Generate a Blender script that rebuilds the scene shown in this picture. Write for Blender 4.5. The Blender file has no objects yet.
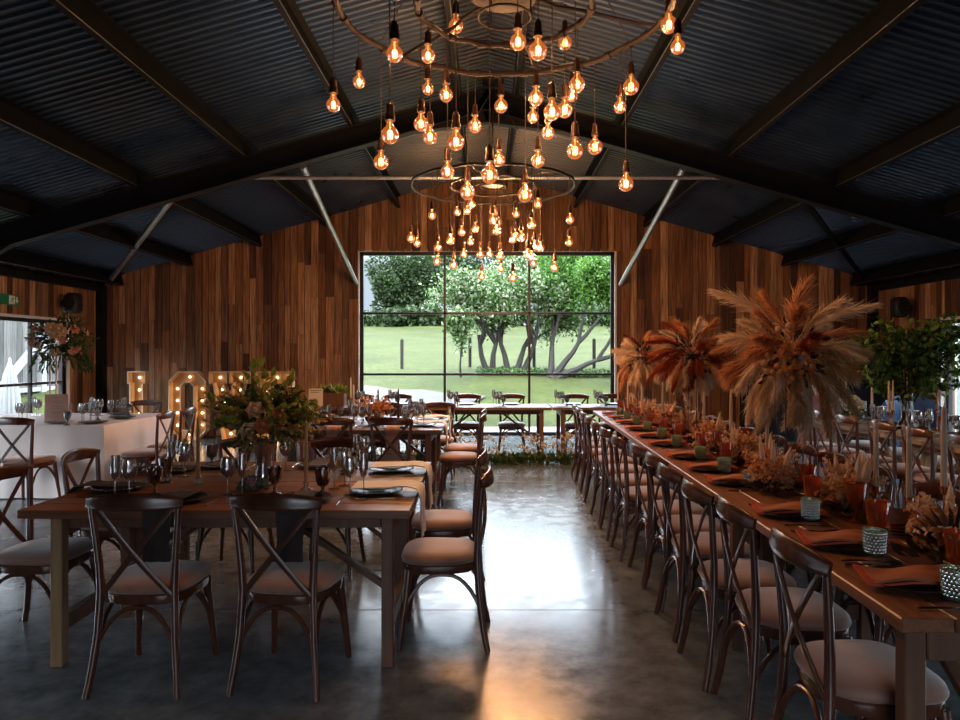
import bpy, math, random
from mathutils import Vector, Matrix
from mathutils.geometry import tessellate_polygon
PI = math.pi
random.seed(7)
scene = bpy.context.scene
COL = scene.collection
F = 700.0; VX, VY = 487.0, 355.0; CH = 1.5

def at(px, py, Y):
    return Vector(((px - VX) * Y / F, Y, CH - (py - VY) * Y / F))

# ------------------------------------------------------------------ materials
def new_mat(name):
    m = bpy.data.materials.new(name); m.use_nodes = True
    nt = m.node_tree; nt.nodes.clear()
    out = nt.nodes.new('ShaderNodeOutputMaterial')
    return m, nt, out

def principled(nt, out, rough=.5, metal=0, spec=.5, **kw):
    p = nt.nodes.new('ShaderNodeBsdfPrincipled')
    p.inputs['Roughness'].default_value = rough
    p.inputs['Metallic'].default_value = metal
    p.inputs['Specular IOR Level'].default_value = spec
    for k, v in kw.items(): p.inputs[k].default_value = v
    nt.links.new(p.outputs[0], out.inputs['Surface'])
    return p

def c4(c): return (c[0], c[1], c[2], 1)

def mapped_noise(nt, scale, vec=(1, 1, 1), detail=4, rough=.55, coord='Object'):
    tc = nt.nodes.new('ShaderNodeTexCoord'); mp = nt.nodes.new('ShaderNodeMapping')
    mp.inputs['Scale'].default_value = vec
    nt.links.new(tc.outputs[coord], mp.inputs['Vector'])
    n = nt.nodes.new('ShaderNodeTexNoise')
    n.inputs['Scale'].default_value = scale; n.inputs['Detail'].default_value = detail
    n.inputs['Roughness'].default_value = rough
    nt.links.new(mp.outputs[0], n.inputs['Vector'])
    return n

def ramp(nt, fac, stops):
    r = nt.nodes.new('ShaderNodeValToRGB')
    e = r.color_ramp.elements
    while len(e) < len(stops): e.new(.5)
    for el, (pos, col) in zip(e, stops): el.position = pos; el.color = c4(col)
    nt.links.new(fac, r.inputs[0])
    return r

def bump(nt, p, height, strength=.2, dist=.01):
    b = nt.nodes.new('ShaderNodeBump'); b.inputs['Strength'].default_value = strength
    b.inputs['Distance'].default_value = dist
    nt.links.new(height, b.inputs['Height']); nt.links.new(b.outputs[0], p.inputs['Normal'])

def basic(name, c1, c2=None, scale=8, rough=.5, metal=0, spec=.5, vec=(1, 1, 1), bmp=0, coord='Object', **kw):
    m, nt, out = new_mat(name)
    p = principled(nt, out, rough, metal, spec, **kw)
    p.inputs['Base Color'].default_value = c4(c1)
    if c2:
        n = mapped_noise(nt, scale, vec, coord=coord)
        r = ramp(nt, n.outputs['Fac'], [(.32, c1), (.68, c2)])
        nt.links.new(r.outputs[0], p.inputs['Base Color'])
        if bmp: bump(nt, p, n.outputs['Fac'], bmp)
    return m

def island_mat(name, cols, vec, scale=3, rough=.6, spec=.35, grain=.5, bmp=.25, var=(.55, 1.35), coord='Object'):
    """boards that differ from one another, with grain along one axis"""
    m, nt, out = new_mat(name)
    p = principled(nt, out, rough, 0, spec)
    g = nt.nodes.new('ShaderNodeNewGeometry')
    base = ramp(nt, g.outputs['Random Per Island'], cols)
    tc = nt.nodes.new('ShaderNodeTexCoord'); mp = nt.nodes.new('ShaderNodeMapping')
    mp.inputs['Scale'].default_value = vec
    nt.links.new(tc.outputs[coord], mp.inputs['Vector'])
    ad = nt.nodes.new('ShaderNodeVectorMath'); ad.operation = 'MULTIPLY_ADD'
    cb = nt.nodes.new('ShaderNodeCombineXYZ')
    for i in range(3): nt.links.new(g.outputs['Random Per Island'], cb.inputs[i])
    nt.links.new(cb.outputs[0], ad.inputs[0]); ad.inputs[1].default_value = (37, 53, 71)
    nt.links.new(mp.outputs[0], ad.inputs[2])
    n = nt.nodes.new('ShaderNodeTexNoise'); n.inputs['Scale'].default_value = scale
    n.inputs['Detail'].default_value = 6; n.inputs['Roughness'].default_value = .65
    nt.links.new(ad.outputs[0], n.inputs['Vector'])
    r2 = ramp(nt, n.outputs['Fac'], [(.3, (var[0],) * 3), (.7, (var[1],) * 3)])
    mx = nt.nodes.new('ShaderNodeMix'); mx.data_type = 'RGBA'; mx.blend_type = 'MULTIPLY'
    mx.inputs['Factor'].default_value = 1
    nt.links.new(base.outputs[0], mx.inputs['A']); nt.links.new(r2.outputs[0], mx.inputs['B'])
    nt.links.new(mx.outputs['Result'], p.inputs['Base Color'])
    bump(nt, p, n.outputs['Fac'], bmp)
    return m

def glass_mat(name, tint=(1, 1, 1), edge=.55, rough=.03, base=0.0, body=None, bodyfac=0, glow=None, glowpow=0):
    """thin glass: clear face on, reflecting at grazing angles; optionally a coloured body"""
    m, nt, out = new_mat(name)
    tr = nt.nodes.new('ShaderNodeBsdfTransparent'); tr.inputs[0].default_value = c4(tint)
    gl = nt.nodes.new('ShaderNodeBsdfGlossy'); gl.inputs['Roughness'].default_value = rough
    lw = nt.nodes.new('ShaderNodeLayerWeight'); lw.inputs['Blend'].default_value = edge
    cur = nt.nodes.new('ShaderNodeMath'); cur.operation = 'MULTIPLY_ADD'; cur.inputs[1].default_value = .92 - base; cur.inputs[2].default_value = base
    nt.links.new(lw.outputs['Fresnel'], cur.inputs[0])
    mx = nt.nodes.new('ShaderNodeMixShader')
    nt.links.new(cur.outputs[0], mx.inputs[0]); nt.links.new(tr.outputs[0], mx.inputs[1]); nt.links.new(gl.outputs[0], mx.inputs[2])
    last = mx
    if body:
        d = nt.nodes.new('ShaderNodeBsdfDiffuse'); d.inputs[0].default_value = c4(body)
        tl = nt.nodes.new('ShaderNodeBsdfTranslucent'); tl.inputs[0].default_value = c4(body)
        ms = nt.nodes.new('ShaderNodeMixShader'); ms.inputs[0].default_value = .6
        nt.links.new(d.outputs[0], ms.inputs[1]); nt.links.new(tl.outputs[0], ms.inputs[2])
        m2 = nt.nodes.new('ShaderNodeMixShader'); m2.inputs[0].default_value = bodyfac
        nt.links.new(last.outputs[0], m2.inputs[1]); nt.links.new(ms.outputs[0], m2.inputs[2]); last = m2
    if glow:
        e = nt.nodes.new('ShaderNodeEmission'); e.inputs[0].default_value = c4(glow); e.inputs[1].default_value = glowpow
        a = nt.nodes.new('ShaderNodeAddShader')
        nt.links.new(last.outputs[0], a.inputs[0]); nt.links.new(e.outputs[0], a.inputs[1]); last = a
    nt.links.new(last.outputs[0], out.inputs['Surface'])
    return m

def emit_mat(name, col, power):
    m, nt, out = new_mat(name)
    e = nt.nodes.new('ShaderNodeEmission'); e.inputs[0].default_value = c4(col); e.inputs[1].default_value = power
    nt.links.new(e.outputs[0], out.inputs['Surface'])
    return m

def leaf_mat(name, cols, trans=.35, rough=.5):
    m, nt, out = new_mat(name)
    g = nt.nodes.new('ShaderNodeNewGeometry')
    r = ramp(nt, g.outputs['Random Per Island'], cols)
    p = principled(nt, out, rough, 0, .35)
    nt.links.new(r.outputs[0], p.inputs['Base Color'])
    t = nt.nodes.new('ShaderNodeBsdfTranslucent'); nt.links.new(r.outputs[0], t.inputs[0])
    mx = nt.nodes.new('ShaderNodeMixShader'); mx.inputs[0].default_value = trans
    nt.links.new(p.outputs[0], mx.inputs[1]); nt.links.new(t.outputs[0], mx.inputs[2])
    nt.links.new(mx.outputs[0], out.inputs['Surface'])
    return m

M = {}
M['wall_boards'] = island_mat('wall_boards', [(0, (.06, .027, .015)), (.2, (.15, .066, .03)), (.4, (.3, .13, .052)), (.6, (.16, .085, .045)), (.8, (.36, .175, .078)), (1, (.5, .28, .145))],
                              (14, 14, .7), 2.6, .6, .3, var=(.25, 1.55), bmp=.4)
M['table_boards'] = island_mat('table_boards', [(0, (.15, .06, .029)), (.5, (.23, .092, .043)), (1, (.12, .05, .027))], (1.2, 22, 22), 1.5, .42, .45, bmp=.15, var=(.5, 1.3))
M['grey_table_boards'] = island_mat('grey_table_boards', [(0, (.12, .07, .045)), (.5, (.18, .11, .075)), (1, (.095, .058, .04))], (1.2, 22, 22), 1.5, .4, .5, bmp=.15, var=(.45, 1.35))
M['pale_table_boards'] = island_mat('pale_table_boards', [(0, (.36, .25, .16)), (.5, (.42, .3, .2)), (1, (.3, .2, .13))], (1.2, 22, 22), 1.5, .45, .4, bmp=.15, var=(.6, 1.2))
M['pine'] = basic('pine', (.34, .21, .11), (.24, .14, .07), 2, .6, vec=(14, 14, 1.2), bmp=.15)
M['brown_timber'] = basic('brown_timber', (.15, .07, .04), (.1, .045, .027), 2, .5, vec=(14, 14, 1.2), bmp=.15)
M['letter_wood'] = basic('letter_wood', (.42, .25, .13), (.33, .19, .09), 3, .6, vec=(3, 3, 1), bmp=.1)
M['letter_rim_lit'] = basic('letter_rim_lit', (.62, .43, .27), (.52, .35, .2), 3, .6, vec=(3, 3, 1))  # paler copy of the letter wood, light on the edges put into colour
M['chair_wood'] = basic('chair_wood', (.105, .035, .019), (.05, .018, .011), 5, .24, spec=.6, vec=(3, 3, .8), bmp=.03)
M['chair_slat'] = basic('chair_slat', (.08, .03, .018), (.045, .018, .011), 5, .3, spec=.55, vec=(3, 3, .8), bmp=.03)
M['cushion'] = basic('cushion', (.3, .155, .11), (.2, .105, .078), 7, .6, spec=.35, bmp=.1, **{'Sheen Weight': .6, 'Sheen Roughness': .5})
M['rafter'] = basic('rafter', (.006, .007, .009), (.012, .013, .016), 5, .5, spec=.12)
M['purlin'] = basic('purlin', (.004, .005, .0065), (.0075, .009, .0115), 6, .6, metal=.0, spec=.08)
M['purlin_edge_glint'] = basic('purlin_edge_glint', (.09, .09, .09), (.14, .14, .14), 6, .35, metal=.5)  # lighter grey painted on as the glint along purlin edges
M['galv'] = basic('galv', (.42, .43, .44), (.55, .56, .56), 9, .35, metal=.85)
M['black_frame'] = basic('black_frame', (.01, .011, .013), (.02, .021, .023), 9, .35)
M['pale_trim'] = basic('pale_trim', (.72, .68, .62), (.64, .6, .55), 8, .5)
M['rust'] = basic('rust', (.022, .009, .006), (.009, .005, .004), 22, .65, metal=.3, bmp=.5)
M['black_metal'] = basic('black_metal', (.012, .012, .013), (.022, .021, .02), 20, .4, metal=.4)
M['cord'] = basic('cord', (.02, .012, .01), (.035, .02, .014), 20, .7)
M['socket'] = basic('socket', (.06, .028, .018), (.03, .014, .01), 18, .35, metal=.5)
M['bulb_glass'] = glass_mat('bulb_glass', (1, .66, .4), .5, .05, glow=(1, .22, .04), glowpow=.2)
M['filament'] = emit_mat('filament', (1, .5, .19), 10)
M['marquee_bulb'] = emit_mat('marquee_bulb', (1, .62, .28), 7)
M['clear_glass'] = glass_mat('clear_glass', (.97, .97, .97), .62, .07, .16, body=(.9, .9, .9), bodyfac=.05)
M['smoke_glass'] = glass_mat('smoke_glass', (.6, .54, .53), .58, .07, .12)
M['amber_glass'] = glass_mat('amber_glass', (.85, .38, .1), .5, .06, .1, body=(.62, .17, .03), bodyfac=.3)
M['green_glass'] = glass_mat('green_glass', (.8, .95, .82), .6, .08, .25, body=(.5, .66, .46), bodyfac=.3)
M['pane'] = glass_mat('pane', (.97, .985, .985), .08, .01)
M['black_plate'] = basic('black_plate', (.012, .011, .013), (.02, .018, .02), 12, .3)
M['pale_plate'] = basic('pale_plate', (.5, .47, .44), (.44, .41, .39), 12, .35)
M['pewter'] = basic('pewter', (.4, .38, .36), (.25, .24, .23), 60, .35, metal=.6)
M['napkin_rust'] = basic('napkin_rust', (.5, .07, .025), (.36, .045, .02), 14, .75, bmp=.2)
M['napkin_tan'] = basic('napkin_tan', (.4, .125, .055), (.32, .095, .042), 14, .75, bmp=.2)
M['napkin_mauve'] = basic('napkin_mauve', (.42, .27, .235), (.34, .21, .185), 14, .8, bmp=.2)
M['napkin_shaded'] = basic('napkin_shaded', (.02, .014, .014), (.03, .02, .02), 14, .8, bmp=.2)  # shade at the front table put into the cloth colour
M['napkin_grey'] = basic('napkin_grey', (.74, .74, .77), (.64, .64, .67), 14, .8, bmp=.2)
M['cloth'] = basic('cloth', (.78, .68, .64), (.72, .62, .58), 6, .85, bmp=.1)
M['steel'] = basic('steel', (.6, .58, .55), (.5, .48, .46), 20, .18, metal=1)
M['black_steel'] = basic('black_steel', (.03, .028, .028), (.05, .045, .04), 20, .2, metal=.8)
M['wax_ivory'] = basic('wax_ivory', (.55, .42, .3), (.5, .38, .27), 12, .5, **{'Subsurface Weight': .1})
M['wax_ochre'] = basic('wax_ochre', (.42, .25, .11), (.37, .21, .09), 12, .5)
M['wax_white'] = basic('wax_white', (.72, .64, .58), (.66, .58, .52), 12, .5)
M['wax_dark'] = basic('wax_dark', (.02, .018, .02), (.03, .025, .03), 12, .4)
M['brass'] = basic('brass', (.5, .22, .12), (.38, .15, .08), 16, .25, metal=1)
M['card'] = basic('card', (.44, .27, .2), (.4, .24, .18), 9, .8)
M['white_card'] = basic('white_card', (.62, .56, .52), (.58, .52, .48), 9, .8)
M['ink'] = basic('ink', (.05, .03, .025), (.07, .04, .03), 9, .8)
M['sign_green'] = basic('sign_green', (.006, .18, .07), (.008, .2, .08), 3, .4)
M['sign_white'] = basic('sign_white', (.8, .85, .8), (.75, .8, .76), 3, .4)
M['white_metal'] = basic('white_metal', (.7, .68, .66), (.65, .63, .6), 5, .4)
M['speaker'] = basic('speaker', (.01, .01, .011), (.016, .016, .017), 40, .55)
M['leaf_dark'] = leaf_mat('leaf_dark', [(0, (.022, .05, .02)), (.6, (.05, .1, .03)), (1, (.13, .18, .045))])
M['leaf_lit'] = leaf_mat('leaf_lit', [(0, (.06, .15, .03)), (.6, (.15, .3, .055)), (1, (.34, .46, .09))], .5)  # paler greens painted in for leaves that catch the light
M['leaf_olive'] = leaf_mat('leaf_olive', [(0, (.2, .16, .05)), (.5, (.34, .25, .09)), (1, (.48, .33, .15))])
M['leaf_brown'] = leaf_mat('leaf_brown', [(0, (.03, .02, .015)), (.6, (.07, .04, .025)), (1, (.14, .075, .04))])
M['leaf_lime'] = leaf_mat('leaf_lime', [(0, (.13, .2, .03)), (1, (.3, .34, .06))], .4)
M['succulent'] = leaf_mat('succulent', [(0, (.06, .1, .08)), (1, (.16, .2, .17))], .2)
M['rose_pink'] = leaf_mat('rose_pink', [(0, (.5, .2, .14)), (1, (.66, .34, .25))], .25)
M['rose_cream'] = leaf_mat('rose_cream', [(0, (.6, .42, .3)), (1, (.72, .56, .42))], .25)
M['rose_rust'] = leaf_mat('rose_rust', [(0, (.4, .12, .05)), (1, (.55, .22, .1))], .25)
M['rose_purple'] = leaf_mat('rose_purple', [(0, (.28, .12, .2)), (1, (.42, .24, .34))], .25)
M['rose_white'] = leaf_mat('rose_white', [(0, (.6, .57, .45)), (1, (.72, .7, .6))], .25)
M['dried_orange'] = leaf_mat('dried_orange', [(0, (.4, .13, .035)), (.5, (.62, .26, .08)), (1, (.78, .45, .2))], .3)
M['dried_tan'] = leaf_mat('dried_tan', [(0, (.42, .23, .12)), (.5, (.62, .39, .22)), (1, (.8, .6, .42))], .3)
M['plume_cream'] = leaf_mat('plume_cream', [(0, (.66, .45, .3)), (.5, (.84, .66, .48)), (1, (.93, .84, .7))], .4, .8)
M['plume_terracotta'] = leaf_mat('plume_terracotta', [(0, (.42, .15, .06)), (.5, (.62, .28, .13)), (1, (.82, .5, .29))], .4, .8)
M['plume_rust'] = leaf_mat('plume_rust', [(0, (.2, .03, .014)), (.5, (.34, .055, .022)), (1, (.46, .1, .035))], .4, .8)
M['plume_olive'] = leaf_mat('plume_olive', [(0, (.36, .25, .12)), (.5, (.54, .4, .21)), (1, (.7, .55, .33))], .4, .8)
M['bark'] = basic('bark', (.007, .005, .0035), (.014, .0095, .006), 9, .85, vec=(4, 4, 1), bmp=.6)
M['stalk'] = basic('stalk', (.05, .07, .025), (.08, .09, .03), 9, .7)
M['tree_leaf'] = leaf_mat('tree_leaf', [(0, (.016, .055, .006)), (.5, (.05, .13, .016)), (1, (.13, .23, .035))], .45)
M['blossom'] = leaf_mat('blossom', [(0, (.022, .065, .008)), (.5, (.07, .14, .028)), (.68, (.16, .2, .1)), (1, (.34, .35, .27))], .4)
M['far_leaf'] = leaf_mat('far_leaf', [(0, (.01, .024, .006)), (1, (.036, .06, .016))], .3)
M['bar_black'] = basic('bar_black', (.006, .006, .008), (.01, .01, .013), 5, .9, spec=.1)
M['blue_cloth'] = basic('blue_cloth', (.02, .06, .16), (.035, .1, .24), 6, .7)
M['red_wood'] = basic('red_wood', (.16, .05, .035), (.12, .036, .025), 4, .4, vec=(6, 6, 1))
M['grey_cladding'] = island_mat('grey_cladding', [(0, (.05, .048, .045)), (1, (.1, .095, .088))], (9, 9, .6), 2, .8, .2)
M['patio'] = basic('patio', (.2, .19, .18), (.16, .155, .145), 3, .8, bmp=.1)
M['gravel'] = basic('gravel', (.04, .033, .024), (.013, .011, .009), 26, .9, bmp=.5)
M['outdoor_white'] = basic('outdoor_white', (.2, .2, .2), (.17, .17, .17), 5, .6)
M['shed'] = basic('shed', (.13, .17, .15), (.16, .2, .18), 5, .7)
M['parasol_cloth'] = basic('parasol_cloth', (.24, .24, .24), (.2, .2, .2), 5, .8)

# polished concrete floor
def make_floor_mat():
    m, nt, out = new_mat('polished_concrete')
    p = principled(nt, out, .25, 0, .34)
    n1 = mapped_noise(nt, .9, detail=4, rough=.55)
    n2 = mapped_noise(nt, 6.5, detail=6, rough=.7)
    r1 = ramp(nt, n1.outputs['Fac'], [(.25, (.062, .074, .083)), (.55, (.105, .12, .13)), (.8, (.15, .162, .17))])
    r2 = ramp(nt, n2.outputs['Fac'], [(.3, (.5, .5, .5)), (.7, (1.35, 1.35, 1.35))])
    mx = nt.nodes.new('ShaderNodeMix'); mx.data_type = 'RGBA'; mx.blend_type = 'MULTIPLY'; mx.inputs['Factor'].default_value = 1
    nt.links.new(r1.outputs[0], mx.inputs['A']); nt.links.new(r2.outputs[0], mx.inputs['B'])
    nt.links.new(mx.outputs['Result'], p.inputs['Base Color'])
    rr = ramp(nt, n2.outputs['Fac'], [(.3, (.13,) * 3), (.7, (.27,) * 3)])
    nt.links.new(rr.outputs[0], p.inputs['Roughness'])
    bump(nt, p, n2.outputs['Fac'], .03)
    return m
M['floor'] = make_floor_mat()

def make_roof_mat():
    m, nt, out = new_mat('navy_roof_sheet')
    p = principled(nt, out, .34, .35, .6)
    n = mapped_noise(nt, 1.6, (1, 1, 1), 5)
    r = ramp(nt, n.outputs['Fac'], [(.3, (.008, .018, .036)), (.7, (.024, .045, .076))])
    nt.links.new(r.outputs[0], p.inputs['Base Color'])
    rr = ramp(nt, n.outputs['Fac'], [(.3, (.26,) * 3), (.7, (.42,) * 3)])
    nt.links.new(rr.outputs[0], p.inputs['Roughness'])
    return m
M['roof'] = make_roof_mat()

def make_grass_mat():
    m, nt, out = new_mat('meadow')
    p = principled(nt, out, .9, 0, .1)
    n1 = mapped_noise(nt, .35, detail=5); n2 = mapped_noise(nt, 5, (1, .45, 1), detail=8, rough=.75)
    r1 = ramp(nt, n1.outputs['Fac'], [(.3, (.02, .028, .004)), (.7, (.038, .045, .0085))])
    r2 = ramp(nt, n2.outputs['Fac'], [(.3, (.55,) * 3), (.7, (1.3,) * 3)])
    mx = nt.nodes.new('ShaderNodeMix'); mx.data_type = 'RGBA'; mx.blend_type = 'MULTIPLY'; mx.inputs['Factor'].default_value = 1
    nt.links.new(r1.outputs[0], mx.inputs['A']); nt.links.new(r2.outputs[0], mx.inputs['B'])
    nt.links.new(mx.outputs['Result'], p.inputs['Base Color'])
    bump(nt, p, n2.outputs['Fac'], .6, .05)
    return m
M['meadow'] = make_grass_mat()

# ------------------------------------------------------------------ mesh helper
class MB:
    def __init__(s): s.v = []; s.f = []
    def add(s, vs, fs):
        o = len(s.v); s.v.extend([tuple(v) for v in vs]); s.f.extend([tuple(i + o for i in f) for f in fs])
    def box(s, c, size, rot=None, bev=.004):
        hx, hy, hz = [d / 2 for d in size]
        b = min(bev, hx * .45, hy * .45, hz * .45)
        R = rot or Matrix.Identity(3); c = Vector(c)
        vs = []; idx = {}
        for sx in (-1, 1):
            for sy in (-1, 1):
                for sz in (-1, 1):
                    for a in range(3):
                        p = Vector((sx * (hx - (b if a != 0 else 0)), sy * (hy - (b if a != 1 else 0)), sz * (hz - (b if a != 2 else 0))))
                        idx[(sx, sy, sz, a)] = len(vs); vs.append(c + R @ p)
        fs = []
        q = [(-1, -1), (1, -1), (1, 1), (-1, 1)]
        for a in range(3):
            for s_ in (-1, 1):
                f = []
                for u, w in q:
                    k = [0, 0, 0]; k[a] = s_; k[(a + 1) % 3] = u; k[(a + 2) % 3] = w
                    f.append(idx[(*k, a)])
                fs.append(f if s_ > 0 else f[::-1])
        for a in range(3):                       # edges parallel to axis a
            b1, b2 = (a + 1) % 3, (a + 2) % 3
            for u in (-1, 1):
                for w in (-1, 1):
                    k0 = [0, 0, 0]; k0[b1] = u; k0[b2] = w; k1 = list(k0); k0[a] = -1; k1[a] = 1
                    f = [idx[(*k0, b1)], idx[(*k1, b1)], idx[(*k1, b2)], idx[(*k0, b2)]]
                    fs.append(f if u * w < 0 else f[::-1])
        for sx in (-1, 1):
            for sy in (-1, 1):
                for sz in (-1, 1):
                    f = [idx[(sx, sy, sz, a)] for a in range(3)]
                    fs.append(f if sx * sy * sz > 0 else f[::-1])
        s.add(vs, fs); return s
    def beam(s, p0, p1, w, h, up=(0, 0, 1), bev=.003):
        p0, p1 = Vector(p0), Vector(p1); d = p1 - p0; L = d.length; z = d.normalized(); u = Vector(up)
        if abs(z.dot(u)) > .98: u = Vector((0, 1, 0))
        x = u.cross(z).normalized(); y = z.cross(x)
        R = Matrix((x, y, z)).transposed()
        return s.box((p0 + p1) / 2, (w, h, L), R, bev)
    def sweep(s, pts, w, h=None, n=8, up=None, closed=False, power=2.0):
        """tube along pts; w, h scalars or lists (full widths); up fixes the section's h axis"""
        pts = [Vector(p) for p in pts]; N = len(pts)
        if h is None: h = w
        W = w if isinstance(w, (list, tuple)) else [w] * N
        H = h if isinstance(h, (list, tuple)) else [h] * N
        vs = []; fs = []; prev = None
        for i, p in enumerate(pts):
            if closed: t = pts[(i + 1) % N] - pts[i - 1]
            else: t = pts[min(i + 1, N - 1)] - pts[max(i - 1, 0)]
            t = t.normalized() if t.length > 1e-9 else Vector((0, 0, 1))
            if up is not None: u = Vector(up)
            elif prev is not None: u = prev
            else: u = Vector((0, 0, 1)) if abs(t.z) < .9 else Vector((0, 1, 0))
            x = u.cross(t)
            if x.length < 1e-6: x = Vector((1, 0, 0)).cross(t)
            x.normalize(); y = t.cross(x).normalized(); prev = y
            for k in range(n):
                a = 2 * PI * (k + .5) / n; ca, sa = math.cos(a), math.sin(a)
                if power != 2: ca = math.copysign(abs(ca) ** (2 / power), ca); sa = math.copysign(abs(sa) ** (2 / power), sa)
                vs.append(p + x * (ca * W[i] / 2) + y * (sa * H[i] / 2))
        m = N if closed else N - 1
        for i in range(m):
            j = (i + 1) % N
            for k in range(n):
                l = (k + 1) % n
                fs.append((i * n + k, i * n + l, j * n + l, j * n + k))
        if not closed:
            fs.append(tuple(range(n))[::-1]); fs.append(tuple((N - 1) * n + k for k in range(n)))
        s.add(vs, fs); return s
    def lathe(s, prof, n=16, c=(0, 0, 0), cap=True):
        c = Vector(c); vs = []; fs = []
        for r, z in prof:
            for k in range(n):
                a = 2 * PI * k / n; vs.append(c + Vector((r * math.cos(a), r * math.sin(a), z)))
        for i in range(len(prof) - 1):
            for k in range(n):
                l = (k + 1) % n; fs.append((i * n + k, i * n + l, (i + 1) * n + l, (i + 1) * n + k))
        if cap:
            if prof[0][0] > 1e-4: fs.append(tuple(range(n))[::-1])
            if prof[-1][0] > 1e-4: fs.append(tuple((len(prof) - 1) * n + k for k in range(n)))
        s.add(vs, fs); return s
    def ball(s, c, r, n=10, m=6, sq=(1, 1, 1)):
        c = Vector(c); vs = []; fs = []
        for i in range(m + 1):
            t = PI * i / m
            for k in range(n):
                a = 2 * PI * k / n
                vs.append(c + Vector((r * sq[0] * math.sin(t) * math.cos(a), r * sq[1] * math.sin(t) * math.sin(a), -r * sq[2] * math.cos(t))))
        for i in range(m):
            for k in range(n):
                l = (k + 1) % n; fs.append((i * n + k, i * n + l, (i + 1) * n + l, (i + 1) * n + k))
        s.add(vs, fs); return s
    def leaf(s, p, d, nrm, L, W, bend=.15):
        """one leaf: six-point blade folded along its rib"""
        d = Vector(d).normalized(); x = d.cross(Vector(nrm))
        if x.length < 1e-5: x = d.orthogonal()
        x.normalize(); n = x.cross(d); p = Vector(p)
        vs = [p, p + d * L * .35 + x * W / 2 + n * L * bend * .6, p + d * L * .75 + x * W * .35 + n * L * bend * .2, p + d * L - n * L * bend,
              p + d * L * .75 - x * W * .35 + n * L * bend * .2, p + d * L * .35 - x * W / 2 + n * L * bend * .6, p + d * L * .4]
        s.add(vs, [(0, 1, 6), (1, 2, 6), (2, 3, 6), (3, 4, 6), (4, 5, 6), (5, 0, 6)])
    def blade(s, p, d, side, L, W):
        d = Vector(d).normalized(); x = Vector(side).normalized(); p = Vector(p)
        s.add([p - x * W / 2, p + x * W / 2, p + d * L], [(0, 1, 2)])
    def build(s, name, mat, parent=None, smooth=True, ang=38):
        me = bpy.data.meshes.new(name); me.from_pydata(s.v, [], s.f); me.validate(); me.update()
        if mat: me.materials.append(mat)
        if smooth:
            me.polygons.foreach_set('use_smooth', [True] * len(me.polygons))
            try: me.set_sharp_from_angle(angle=math.radians(ang))
            except Exception: pass
        o = bpy.data.objects.new(name, me); COL.objects.link(o)
        if parent: o.parent = parent
        return o

def rv(): 
    while True:
        v = Vector((random.uniform(-1, 1), random.uniform(-1, 1), random.uniform(-1, 1)))
        if .05 < v.length < 1: return v.normalized()
def tag(o, label=None, cat=None, group=None, kind=None):
    if label: o['label'] = label
    if cat: o['category'] = cat
    if group: o['group'] = group
    if kind: o['kind'] = kind
    return o
def empty(name, loc=(0, 0, 0), rz=0):
    o = bpy.data.objects.new(name, None); COL.objects.link(o)
    o.location = loc; o.rotation_euler = (0, 0, rz); o.empty_display_size = .1
    return o
def struct(o, label=None): return tag(o, label, kind='structure')
def copy_tree(o, parent=None):
    kids = list(o.children)
    c = o.copy(); COL.objects.link(c)
    if parent: c.parent = parent
    for k in kids: copy_tree(k, c)
    return c
class Proto:
    """first placing moves the thing itself, later ones copy it with its parts"""
    def __init__(s, root, cat): s.root = root; s.cat = cat; s.used = False
    def place(s, loc, rz, label, group=None, rot=None):
        if s.used:
            o = copy_tree(s.root)
            for k in ('label', 'group'):
                if k in o: del o[k]
        else: o = s.root; s.used = True
        o.location = loc; o.rotation_euler = rot or (0, 0, rz)
        tag(o, label, s.cat, group); return o
ORD = ['first', 'second', 'third', 'fourth', 'fifth', 'sixth', 'seventh', 'eighth', 'ninth', 'tenth', 'eleventh', 'twelfth', 'thirteenth', 'fourteenth', 'fifteenth']

# ------------------------------------------------------------------ room shell
HX = 7.2; YB = 13.0; YF = -4.6; SL = .282; RIDGE = 4.9
def roof_z(x): return RIDGE - SL * abs(x)
EAVE = roof_z(HX)

fl = MB(); fl.box((0, (YB + YF) / 2, -.1), (2 * HX + .3, YB - YF + .3, .2), bev=.001)
struct(fl.build('floor', M['floor']), 'polished grey concrete floor')
jm = MB()
for yy in (4.12, 8.3, .2):
    jm.box((0, yy, .0004), (2 * HX, .007, .001), bev=.0001)
struct(jm.build('floor_joint', M['black_frame']))

def boards(mb, x0, x1, zf, zt, y, nrm, w=.135, axis='x', skip=None):
    """vertical reclaimed boards on a wall; zt(x) gives the top"""
    x = x0
    while x < x1 - .01:
        ww = min(w * random.uniform(.8, 1.25), x1 - x)
        zc = zf
        top = min(zt(x), zt(x + ww))
        tops = max(zt(x), zt(x + ww))
        while zc < top - .02:
            L = random.uniform(1.2, 2.6)
            z1 = zc + L
            last = z1 > top - .5
            if last: z1 = tops + .02
            segs = [(zc, z1)]
            if skip:
                a, b, c, d = skip
                if x + ww > a + .005 and x < b - .005:
                    segs = []
                    if zc < c: segs.append((zc, min(z1, c)))
                    if z1 > d: segs.append((max(zc, d), z1))
            off = random.uniform(0, .009)
            for s0, s1 in segs:
                if s1 - s0 < .02: continue
                ctr = ((x + ww / 2), y + nrm * (.008 + off), (s0 + s1) / 2)
                size = (ww - .009, .02, s1 - s0 - .005)
                if axis == 'y': ctr = (ctr[1], ctr[0], ctr[2]); size = (size[1], size[0], size[2])
                mb.box(ctr, size, bev=.0025)
            zc = z1
            if last: break
        x += ww

WX0, WX1, WZ1 = -2.37, 2.37, 3.42
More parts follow.
